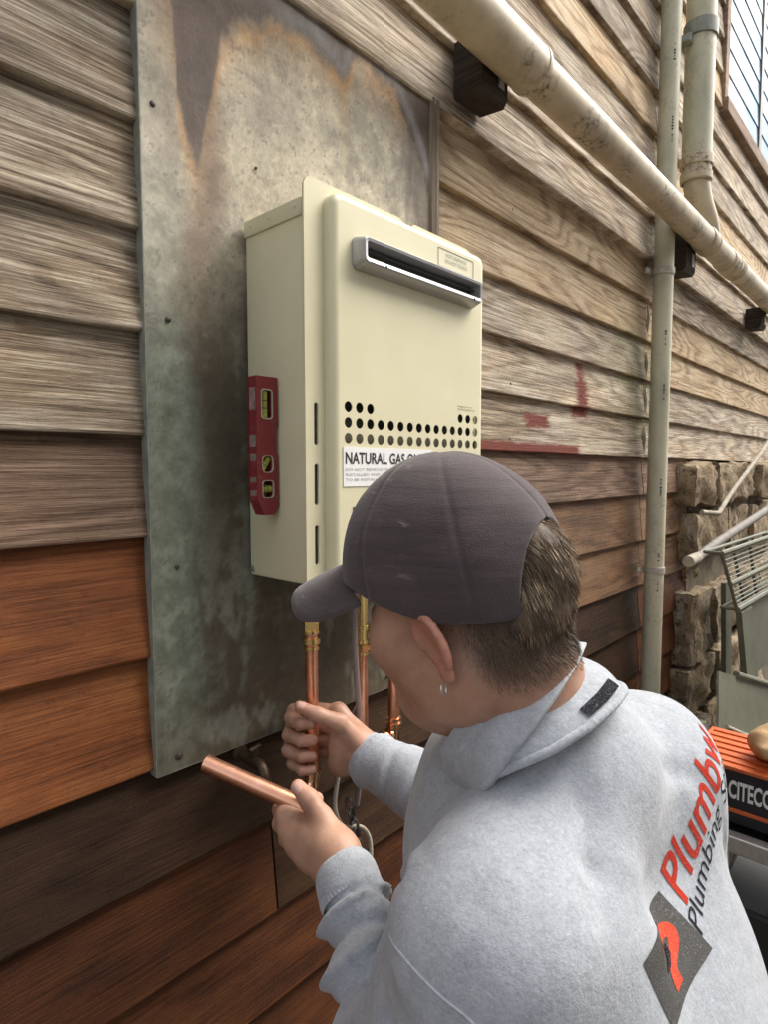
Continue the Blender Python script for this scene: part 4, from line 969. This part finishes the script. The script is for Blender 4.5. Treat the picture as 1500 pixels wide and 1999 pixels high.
# clipped nape and sides, lying close to the skin
Vh = isl[0][0]; qh = (Vh - HC) @ RH.T; sth = stub[:nh]
cand = np.where((sth > .12) & (qh[:, 2] < .0))[0]
me_ = body.data; nrm = np.empty(len(me_.vertices) * 3, np.float32); me_.vertices.foreach_get('normal', nrm); nrm = nrm.reshape(-1, 3)
for i in rng.choice(cand, 9000):
    if rng.random() > sth[i] * 1.1: continue
    L_ = .0018 + .006 * sth[i] * sstep(.02, -.08, qh[i, 1])
    strand(Vh[i] - nrm[i] * .0004, nrm[i] * .55 - HU * .8 - HF * .35, -HU * .3, L_ * rng.uniform(.7, 1.3), .0005, rng.uniform(0, .38), 2)
hs = mesh_obj('hair_strands', np.array(hv), np.array(hf), M['hair'], hair); hs['kind'] = 'stuff'
a_ = hs.data.attributes.new('tone', 'FLOAT', 'POINT'); a_.data.foreach_set('value', np.array(ht, np.float32))
# earring
ec = hd(.0815, -.005, -.0610); mb = MB(); P = [Vector(ec + HS * .0032 * math.cos(a) + HU * .0040 * math.sin(a)) for a in np.linspace(0, 2 * math.pi, 22, endpoint=False)]
mb.tube(P, .0008, 8, closed=True).build('earring', M['steel'], person, True)

# ---- sweatshirt
def rings_fold(P, a, b, pts, amp, o=0):
    a = A3(a); b = A3(b); ba = b - a; L_ = np.linalg.norm(ba); ax = ba / L_; tt = (P - a) @ ax / L_
    ph = wav(P, 24, 6, 2 + o) * .075; mod = np.clip(.55 + .75 * wav(P, 34, 6, 8 + o), 0, 1.6); out = 0
    for i, (c, w_, k) in enumerate(pts): out = out + k * np.exp(-((tt + ph * (1 if i % 2 else -1) - c) / w_) ** 2)
    return amp * out * mod
def f_shirt(P):
    d = ell(P, (.540, -.598, 1.015), (.184, .28, .126), [TS_, A3((0, -.52, -.854)), A3((0, -.854, .52))])
    d = smin(d, ell(P, (.545, -.73, .76), (.178, .22, .115), TR_), .06)
    for s_, e_ in ((SL, -1), (SR, 1)):
        d = smin(d, rcone(P, s_, NB + A3((e_ * .02, -.025, -.035)), .068, .060), .05)
        d = smin(d, rcone(P, s_ + A3((-e_ * .03, -.02, 0)), (.545 + e_ * .09, -.63, .98), .060, .065), .06)
    d = smin(d, rcone(P, NB + A3((.007, -.028, -.015)), NB + A3((.03, -.03, -.09)), .070, .060), .03)
    al = smin(rcone(P, SL, EL, .070, .058), rcone(P, EL, WL_, .056, .036), .03)
    al = al + rings_fold(P, EL, WL_, ((.28, .05, -1), (.42, .04, .7), (.55, .035, -1), (.68, .045, .9), (.80, .025, -1.1), (.88, .03, 1.0)), .0085)
    d = smin(d, al, .035)
    ar = smin(rcone(P, SR, ER, .072, .062), rcone(P, ER, WR_, .062, .043), .03)
    ar = ar + rings_fold(P, ER, WR_, ((.1, .06, .8), (.28, .05, -1.1), (.45, .05, 1), (.60, .045, -1), (.75, .05, .8), (.86, .03, -.8)), .010)
    d = smin(d, ar, .035)
    soft = .0030 * wav(P, 26, 8, 0) + .0018 * wav(P, 60, 8, 7)
    strain = .0030 * np.sin((P @ A3((38, 52, -40))) + 2.2 * wav(P, 9, 5, 4)) * np.exp(-((np.linalg.norm(P - SL, axis=-1) - .12) / .10) ** 2)
    for c_, w_ in ((WL_, .02), (WR_, .02)): pass
    fold = lambda a_, b_, w_, k_: k_ * np.exp(-(rcone(P, a_, b_, 0, 0) / w_) ** 2)
    d = d + fold((.46, -.61, 1.25), (.40, -.65, 1.19), .015, .006) - fold((.49, -.60, 1.245), (.455, -.65, 1.195), .020, .005)       # drag lines from the collar
    d = d + fold((.31, -.64, 1.10), (.36, -.69, 1.00), .014, .006) + fold((.35, -.55, 1.20), (.40, -.50, 1.10), .012, .006)
    d = d + fold((.34, -.60, 1.20), (.42, -.63, 1.205), .014, .004) - fold((.36, -.63, 1.17), (.46, -.67, 1.15), .022, .004)
    d = d + fold((.30, -.56, 1.12), (.36, -.60, 1.06), .010, .006) + fold((.31, -.53, 1.10), (.37, -.56, 1.03), .010, .006) - fold((.30, -.55, 1.10), (.36, -.58, 1.045), .012, .005)
    d = d + fold((.56, -.64, 1.235), (.62, -.655, 1.20), .012, .004) + fold((.42, -.64, 1.20), (.47, -.665, 1.165), .012, .0035)
    for (a_, b_, w_, k_) in (((.335, -.525, 1.195), (.352, -.545, 1.185), .008, .008), ((.36, -.52, 1.17), (.42, -.60, 1.22), .007, .0035), ((.33, -.66, 1.09), (.42, -.70, 1.06), .008, .004), ((.36, -.67, 1.05), (.46, -.71, 1.03), .008, .004),
                             ((.58, -.655, 1.20), (.52, -.67, 1.17), .008, .003), ((.63, -.66, 1.19), (.66, -.68, 1.10), .009, .004), ((.41, -.50, 1.0), (.36, -.51, 1.06), .007, .006), ((.42, -.49, .98), (.355, -.53, 1.02), .007, .006)):
        d = d + fold(a_, b_, w_, k_) - fold(A3(a_) + A3((.012, -.006, .006)), A3(b_) + A3((.012, -.006, .006)), w_ * 1.3, k_ * .7)
    calm = 1 - .9 * np.exp(-(np.linalg.norm(P - A3((.50, -.69, 1.12)), axis=-1) / .10) ** 2)
    return d + soft * calm + strain
V, Fq = surfnet(f_shirt, (.245, -.98, .56), (.86, -.12, 1.325), .0045)
# open ends: drop the closed caps beyond the wrists and below the hem
t = NT('heather_grey_fleece'); p = t.pos(); a = t.noise(p, 9, 4, .6); b = t.noise(t.vmul(p, (300, 300, 420)), 1.0, 4, .65); c = t.noise(p, 75, 5, .7); pl = t.noise(p, 170, 4, .7)
col = t.ramp(t.math('ADD', t.math('MULTIPLY', b, .40), t.math('ADD', t.math('MULTIPLY', c, .40), t.math('MULTIPLY', a, .20))), [(.34, (.27, .29, .32)), (.66, (.48, .508, .545))])
col = t.mix(t.ramp(pl, [(.62, 0), (.72, .35)]), col, (.22, .235, .26)); col = t.mix(t.ramp(t.noise(p, 210, 3, .7), [(.66, 0), (.74, .5)]), col, (.66, .68, .70))
M['fleece'] = t.out(col, .95, t.bump(t.math('ADD', t.math('MULTIPLY', b, .4), t.math('ADD', c, pl)), .40, .0022), 0, .1, Sheen_Weight=.3, Sheen_Roughness=.6)
shirt = mesh_obj('sweatshirt', V, Fq, M['fleece'], person, True); VS, FS_ = V, Fq
bvh = BVHTree.FromPolygons([Vector(v) for v in VS], [tuple(int(i) for i in f) for f in FS_])
def band(name, c, ax, r0, r1, L_, ribs=44, n=176, wob=.0004):
    ax = Vector(ax).normalized(); ref = Vector((0, 0, 1)) if abs(ax.z) < .9 else Vector((1, 0, 0)); e1 = (ref - ax * ref.dot(ax)).normalized(); e2 = ax.cross(e1); V = []; prof = []
    for k in range(11):
        u_ = k / 10; prof.append((u_ * L_, r0 + (r1 - r0) * u_ - .002 * (2 * u_ - 1) ** 4))
    prof.append((L_, r1 - .006)); prof.append((L_ * .3, r1 - .006))
    for h, r in prof:
        for k in range(n):
            a = 2 * math.pi * k / n; rr = r + wob * math.cos(ribs * a) + .001 * math.sin(3 * a + h * 90); V.append(Vector(c) + ax * h + (e1 * math.cos(a) + e2 * math.sin(a)) * rr)
    m = len(prof); Fc = [(i * n + k, i * n + (k + 1) % n, (i + 1) * n + (k + 1) % n, (i + 1) * n + k) for i in range(m - 1) for k in range(n)]
    return MB().add(V, Fc).build(name, M['fleece'], shirt, True, sharp=80)
dl = (A3((.470, -.317, 1.043)) - WL_); dl /= np.linalg.norm(dl)
dlb = (WL_ - EL) / np.linalg.norm(WL_ - EL)
band('cuff', WL_ - dlb * .022, dl * .4 + dlb * .6, .0365, .0325, .040)
drb = (WR_ - ER) / np.linalg.norm(WR_ - ER); dr = rh(.090, .002, -.040) - WR_; dr /= np.linalg.norm(dr)
band('cuff', WR_ - drb * .030, drb, .0395, .0350, .044)
# collar: a folded band round the neck
CC = A3((.488, -.536, 1.280)); CA, CS, CN = axes((-.24, .77, .58), (0, 0, 1))
CA_A = [0, .8, 1.6, 2.35, 2.75, 3.14, 3.53, 3.93, 4.32, 4.71, 5.1, 5.5, 6.2832]
HB_FOLD = [-.012, -.020, -.026, -.026, -.024, -.0225, -.021, -.0185, -.016, -.013, -.012, -.012, -.012]
HB_STAND = [-.034, -.024, -.012, -.010, -.015, -.026, -.040, -.050, -.055, -.057, -.055, -.049, -.034]
def ring_pt(a, h, o_):
    e = CS * math.cos(a) * .073 + CN * math.sin(a) * -.070; rad = e / np.linalg.norm(e)
    return CC + e + rad * o_ + CA * (h + .0025 * math.sin(2 * a + 1))
def collar_pt(a, u_):                                    # turned-down layer: 0 free lower edge .. 1 fold .. 2 inside bottom
    nape = .5 + .5 * math.cos(a - 4.75); hb = float(np.interp(a % 6.2832, CA_A, HB_FOLD))
    if u_ <= 1:
        h = hb + (.024 - hb) * u_; o_ = .006 + .004 * nape + .011 * (1 - u_) ** 1.1
        o_ += .0016 * math.exp(-((u_ - .80) / .05) ** 2) - .0014 * math.exp(-((u_ - .70) / .05) ** 2)
    else: h = .024 - .050 * (u_ - 1); o_ = -.002 + .008 * nape * max(0, 1.3 - u_)
    if u_ < .05: o_ -= .008
    if .85 < u_ < 1.15: o_ -= .002 * math.cos((u_ - 1) / .15 * math.pi / 2); h += .0035 * math.cos((u_ - 1) / .15 * math.pi / 2)
    o_ += .0022 * math.sin(2 * a + 5 * u_) + .0018 * math.sin(5 * a - 6 * u_ + 1) * (1 - .5 * u_)
    return ring_pt(a, h, o_)
def stand_pt(a, u_):                                     # 0 seam .. 1 under the fold
    hb = float(np.interp(a % 6.2832, CA_A, HB_STAND)); ht = float(np.interp(a % 6.2832, CA_A, HB_FOLD)) + .032; nape = .5 + .5 * math.cos(a - 4.75)
    o_ = .006 + .001 * nape + .004 * (1 - u_) + .0026 * math.sin(u_ * 9 + 1.5 * math.sin(2 * a)) * nape
    return ring_pt(a, hb + (ht - hb) * u_, o_)
def ringmesh(fn, name, na, nu_, top):
    V = [fn(2 * math.pi * i / na, top * j / nu_) for j in range(nu_ + 1) for i in range(na)]
    Fc = [(j * na + i, j * na + (i + 1) % na, (j + 1) * na + (i + 1) % na, (j + 1) * na + i) for j in range(nu_) for i in range(na)]
    return MB().add(V, Fc).build(name, M['fleece'], shirt, True, sharp=80)
ringmesh(collar_pt, 'collar', 150, 40, 2.0)
ringmesh(stand_pt, 'collar_stand', 150, 12, 1.0)
P = [Vector(stand_pt(a, 0.0)) for a in np.linspace(0, 2 * math.pi, 260, endpoint=False)]
MB().tube(P, [.0036 + .00025 * math.sin(i * 2.1) for i in range(260)], 10, closed=True).build('collar_seam', M['fleece'], shirt, True)
# trousers and boots (below the frame)
M['denim'] = plain('dark_work_trousers', (.035, .04, .05), .9, var=.25, scale=60)
def f_leg(P):
    d = ell(P, (.545, -.86, .56), (.17, .14, .15))
    for sx, y in ((-1, -.50), (1, -.56)):
        d = smin(d, rcone(P, (.545 + sx * .09, -.86, .54), (.545 + sx * .15, y, .48), .095, .070), .05); d = smin(d, rcone(P, (.545 + sx * .15, y, .48), (.545 + sx * .15, y - .12, .10), .070, .056), .02)
    return d + .004 * wav(P, 30)
V, Fq = surfnet(f_leg, (.25, -1.05, .03), (.85, -.40, .76), .012); mesh_obj('trousers', V, Fq, M['denim'], person, True)
M['boot'] = plain('brown_boot', (.07, .045, .025), .6)
for sx, y in ((-1, -.63), (1, -.69)):
    def f_boot(P, sx=sx, y=y):
        x = .545 + sx * .15; d = smin(rcone(P, (x, y, .12), (x, y, .05), .052, .045), ell(P, (x, y + .10, .042), (.047, .12, .045)), .03); return np.maximum(d, .002 - P[..., 2])
    V, Fq = surfnet(f_boot, (.545 + sx * .15 - .07, y - .08, -.01), (.545 + sx * .15 + .07, y + .25, .19), .008); mesh_obj('boot', V, Fq, M['boot'], person, True)

# ---- prints and seams on the sweatshirt
def cloth_print(name, col):                              # thin ink on fleece: the pile shows through in places
    t = NT(name); p = t.pos(); n = t.noise(t.vmul(p, (620, 620, 800)), 1.0, 3, .6); m = t.noise(p, 45, 4, .7)
    c = t.mix(t.math('MULTIPLY', t.ramp(n, [(.52, 0), (.66, 1)]), t.ramp(m, [(.35, .05), (.65, .38)])), col, (.40, .42, .45))
    return t.out(c, .92, t.bump(n, .4, .002), 0, .1)
M['print_red'] = cloth_print('red_print', (.50, .042, .022))
M['print_black'] = cloth_print('black_print', (.016, .016, .020))
M['print_grey'] = cloth_print('grey_print', (.085, .082, .076))
M['print_orange'] = cloth_print('orange_print', (.58, .075, .036))
def drape(name, V2, Fc, O, R, U, mat, lift, parent, maxlen=.004, planar=True):
    """lay a flat 2-D mesh on the sweatshirt"""
    O, R, U = Vector(O), Vector(R), Vector(U); N = R.cross(U).normalized()
    if N.y > 0: N = -N
    bm = bmesh.new()
    for v in V2: bm.verts.new((v[0], v[1], 0))
    bm.verts.ensure_lookup_table()
    for f in Fc:
        try: bm.faces.new([bm.verts[i] for i in f])
        except ValueError: pass
    bmesh.ops.triangulate(bm, faces=bm.faces[:])
    for _ in range(6):
        lg = [e for e in bm.edges if e.calc_length() > maxlen]
        if not lg: break
        bmesh.ops.subdivide_edges(bm, edges=lg, cuts=1); bmesh.ops.triangulate(bm, faces=bm.faces[:])
    P = []
    for v in bm.verts:
        w_ = O + R * v.co.x + U * v.co.y; h = bvh.ray_cast(w_ + N * .12, -N, .3)
        if h[0] is None:
            k = bvh.find_nearest(w_); P.append(k[0] + k[1] * lift)
        else: P.append(h[0] + h[1] * lift)
    bm.verts.index_update(); Fo = [[v.index for v in f.verts] for f in bm.faces]; bm.free()
    return MB().add(P, Fo).build(name, mat, parent, True, sharp=80)
Bd = Vector((.815, .037, .578)).normalized(); Nn = Vector((-.10, -.87, .48)).normalized(); Bd = (Bd - Nn * Bd.dot(Nn)).normalized(); Ud = -(Bd.cross(Nn)).normalized()
if Ud.x > 0: Ud = -Ud
def shirt_text(body, O, wd, ht, mat, shear, bold):
    V, Fc = text_mesh(body, 1.0, bold, shear); V = V - V.min(0); sx = wd / V[:, 0].max(); sy = ht / V[:, 1].max()
    return drape('lettering', [(v[0] * sx, v[1] * sy) for v in V], Fc, O, Bd, Ud, mat, .0007, shirt)
shirt_text('Plumbw', (.545, -.677, 1.128), .172, .037, M['print_red'], .22, .012)
shirt_text('Plumbing Ser', (.545, -.690, 1.104), .165, .0225, M['print_black'], .22, -.006)
# diamond badge with a bent-pipe mark
DT, DR, DB, DL = (Vector(p) for p in ((.5300, -.6630, 1.1420), (.5375, -.6915, 1.1030), (.4560, -.6955, 1.0910), (.4160, -.6760, 1.1570)))
Oc = (DT + DR + DB + DL) / 4; R2 = (DR - DL) / 2; U2 = (DT - DB) / 2
badge = drape('badge', [(0, 1), (1, 0), (0, -1), (-1, 0)], [(0, 1, 2, 3)], Oc, R2, U2, M['print_grey'], .0006, shirt, .12)
def fat_line(pts, w_):
    P = [Vector(p).to_2d() for p in pts]; V = []; Fc = []
    for i, p_ in enumerate(P):
        d = (P[min(i + 1, len(P) - 1)] - P[max(i - 1, 0)]).normalized(); n_ = Vector((-d.y, d.x)); ww = w_[i] if hasattr(w_, '__len__') else w_
        V += [tuple(p_ + n_ * ww / 2), tuple(p_ - n_ * ww / 2)]
        if i: Fc.append((2 * i - 2, 2 * i - 1, 2 * i + 1, 2 * i))
    return V, Fc
arc = [(-.34, .06), (-.22, .22), (-.05, .36), (.13, .36), (.22, .24), (.20, .08), (.14, -.08), (.12, -.22), (.18, -.36), (.26, -.46)]
sm = [(p.x, p.y, 0) for p in smooth_path([(a, b, 0) for a, b in arc], 4)] 
V, Fc = fat_line(sm, .24); drape('badge_mark', V, Fc, Oc, R2, U2, M['print_orange'], .0010, badge, .10)
V, Fc = fat_line([(-.06, .16, 0), (.02, .02, 0), (-.02, -.12, 0), (-.12, -.22, 0)], [.10, .16, .14, .06]); drape('badge_tool', V, Fc, Oc, R2, U2, M['print_black'], .0014, badge, .10)
# armhole seam
def seam(pts, r_=.0011):
    P = []
    for q_ in smooth_path(pts, 10):
        h = bvh.find_nearest(Vector(q_)); P.append(h[0] + h[1] * .0002)
    return MB().tube(P, r_, 6).build('seam', M['fleece'], shirt, True)
seam([(.330, -.515, 1.165), (.310, -.540, 1.168), (.3016, -.5635, 1.168), (.3005, -.595, 1.160), (.307, -.6185, 1.150), (.325, -.645, 1.12), (.345, -.66, 1.07), (.36, -.665, 1.0)])
# black label strip sewn on the collar at the nape
LA, LU = (4.02, 4.62), (.08, .22)
V = []; na_ = 8
for j in range(4):
    for i in range(na_ + 1):
        a = LA[0] + (LA[1] - LA[0]) * i / na_; u_ = LU[0] + (LU[1] - LU[0]) * j / 3; c0 = A3(stand_pt(a, u_)); o_ = c0 - CC; o_ = o_ - CA * (o_ @ CA); V.append(c0 + o_ / np.linalg.norm(o_) * .0018)
MB().add(V, [(j * (na_ + 1) + i, j * (na_ + 1) + i + 1, (j + 1) * (na_ + 1) + i + 1, (j + 1) * (na_ + 1) + i) for j in range(3) for i in range(na_)]).build('neck_label', M['print_black'], shirt, True)
# ------------------------------------------------------------------ clutter at the far end
M['olive'] = plain('olive_paint', (.135, .14, .095), .55, var=.25, scale=14)
M['alu'] = plain('aluminium', (.62, .62, .60), .35, .8, var=.1, scale=80)
M['pale_stick'] = plain('weathered_stick', (.36, .32, .25), .8, var=.3, scale=30)
M['grey_pipe'] = plain('dusty_grey_pipe', (.22, .20, .175), .7, var=.3, scale=25)
st = MB().tube(smooth_path([(2.72, -.16, 1.325), (2.98, -.150, 1.41), (3.30, -.143, 1.505), (3.62, -.135, 1.60), (4.0, -.11, 1.71)], 5), .0095, 10).tube([(2.72, -.16, 1.325), (2.60, -.13, 1.335)], .0095, 10).build('bent_stick', M['pale_stick'], None, True, (2.7, -.16, 1.32))
tag(st, 'thin pale bent stick leaning against the stone footing', 'stick')
gp = thing('grey_pole', (2.376, -.15, 1.167), 'dusty grey pole slanting up across the stone footing', 'pole')
MB().tube([(2.376, -.150, 1.167), (2.47, -.155, 1.172)], .021, 16).build('end_cap', M['pale_stick'], gp, True)
MB().tube([(2.45, -.155, 1.170), (2.70, -.17, 1.215), (3.30, -.21, 1.305), (4.8, -.30, 1.52)], .017, 16).build('tube', M['grey_pipe'], gp, True)
rk = thing('metal_rack', (2.45, -.30, 0), 'dull olive metal rack with wire grille and folded panels', 'rack')
TL, TR_k, BL, BRk = Vector((2.197, -.30, 1.230)), Vector((3.30, -.30, 1.222)), Vector((2.433, -.30, 1.005)), Vector((3.36, -.30, .985))
dY = Vector((0, .05, 0))
fr = MB().tube([TL, TR_k], .008, 8).tube([TL, BL], .006, 8).tube([BL, BRk], .011, 8).tube([TL + dY, TR_k + dY], .006, 8).tube([BL + dY, BRk + dY], .006, 8).tube([TL, TL + dY], .006, 8).tube([BL, BL + dY], .006, 8).tube([TR_k, BRk], .006, 8)
ml, mr = TL.lerp(BL, .52), TR_k.lerp(BRk, .52); fr.tube([ml, mr], .0085, 8); fr.build('frame', M['olive'], rk, True)
for k in range(13):
    if k == 6: continue
    a, b = TL.lerp(BL, (k + .7) / 13.5), TR_k.lerp(BRk, (k + .7) / 13.5); MB().tube([a, b], .0028, 6).build('wire', M['olive'], rk, True)
for f in (.33, .66): MB().tube([TL.lerp(TR_k, f * .7) + dY * .5, BL.lerp(BRk, f * .7) + dY * .5], .006, 6).build('upright', M['olive'], rk, True)
def slab(pts, th, name, mat, parent, nrm=(0, 1, 0)):
    n_ = Vector(nrm) * th; P = [Vector(p) for p in pts]; k = len(P)
    return MB().add(P + [p + n_ for p in P], [tuple(range(k)), tuple(range(2 * k - 1, k - 1, -1))] + [(i, (i + 1) % k, k + (i + 1) % k, k + i) for i in range(k)]).build(name, mat, parent)
slab([(2.46, -.31, .99), (2.63, -.31, .985), (3.12, -.31, 0.0), (2.95, -.31, 0.0)], .02, 'leg', M['olive'], rk)
slab([(2.70, -.285, .97), (3.4, -.285, .95), (3.4, -.285, .62), (2.90, -.285, .66)], .006, 'side_panel', M['olive'], rk)
slab([(3.05, -.12, .99), (3.15, -.12, .985), (3.3, -.12, 0), (3.2, -.12, 0)], .02, 'leg', M['olive'], rk)
pn = slab([(2.221, -.30, .834), (3.039, -.335, .564), (2.777, -.36, .412), (2.115, -.33, .674)], .006, 'fallen_panel', M['olive'], rk)
MB().tube([(2.20, -.335, .66), (2.775, -.366, .41)], .007, 8).tube([(2.777, -.362, .412), (3.039, -.338, .564)], .009, 8).build('panel_edge', M['pale_stick'], pn, True)
MB().tube([(2.42, -.309, .775), (2.92, -.331, .610)], .012, 8).build('panel_rib', M['olive'], pn, True)
slab([(1.97, -.302, .745), (2.80, -.302, .402), (2.80, -.302, .375), (1.97, -.302, .712)], .01, 'ledge', M['grey_pipe'], rk)
slab([(2.05, -.30, .70), (2.10, -.30, .70), (2.10, -.30, 0), (2.05, -.30, 0)], .02, 'leg', M['olive'], rk)
# work stand with the orange case
stand = thing('work_stand', (1.86, -.65, 0), 'aluminium-railed work stand under the orange case', 'stand')
for x in (1.70, 2.00):
    MB().box((x, -1.3, .505), (x + .035, -.33, .548), .003).build('rail', M['alu'], stand)
    for y in (-.40, -1.22): MB().tube([(x + .017, y, .51), (x + .017 + (.09 if x > 1.8 else -.04), y, -.02)], .014, 10).build('leg', M['alu'], stand, True)
MB().box((1.735, -1.28, .498), (2.0, -.35, .512), .002).build('shelf', plain('black_shelf', (.02, .02, .02), .6), stand)
M['orange'] = plain('orange_plastic', (.62, .13, .03), .45, var=.08, scale=20)
M['black_card'] = plain('black_panel', (.018, .017, .022), .5)
case = thing('orange_case', (1.88, -.65, .55), 'long orange case with ribbed lid and black lettered side', 'case')
MB().box((1.766, -1.25, .549), (2.00, -.345, .692), .004).build('case_body', M['black_card'], case)
MB().box((1.7585, -1.255, .6925), (2.008, -.337, .704), .003).build('lid', M['orange'], case)
for k in range(6): MB().box((1.782 + k * .038, -1.24, .7045), (1.800 + k * .038, -.35, .7085), .0015).build('lid_rib', M['orange'], case)
MB().box((1.7605, -1.25, .582), (1.7655, -.343, .592), .001).build('trim', M['orange'], case)
V, Fc = text_mesh('CITECO', 1.0, .03); V = V - V.min(0); V = V / V.max(0)
mesh_obj('lettering', [(1.7645, -.440 - v[0] * .100, .6165 + v[1] * .050) for v in V], Fc, M['white'], case)
MB().box((1.7642, -.428, .626), (1.7658, -.412, .662)).build('red_mark', M['print_red'], case)
# pale rag on the case
bm = bmesh.new(); bmesh.ops.create_icosphere(bm, subdivisions=4, radius=1)
V = [(1.86 + v.co.x * .075 * (1 + .2 * math.sin(5 * v.co.y)), -.545 + v.co.y * .085, .752 + .043 * v.co.z * (1 + .25 * math.sin(4 * v.co.x + 3 * v.co.y) + .12 * math.sin(11 * v.co.x))) for v in bm.verts]
rg = MB().add(V, [[v.index for v in f.verts] for f in bm.faces]).build('work_glove', plain('tan_leather', (.50, .33, .17), .8, var=.25, scale=40, bump=.4), None, True, (1.86, -.545, .709)); bm.free()
tag(rg, 'crumpled tan leather glove lying on the orange case', 'glove')
# dark crates under the stand
cr = MB().box((1.72, -1.2, .02), (2.02, -.42, .38), .01).build('dark_crate', plain('dark_plastic', (.03, .03, .028), .6, bump=.3), None, False, (1.87, -.8, 0)); tag(cr, 'dark plastic crate on the ground under the work stand', 'crate')
for o in (stand, case, rg): o.location.z += .022
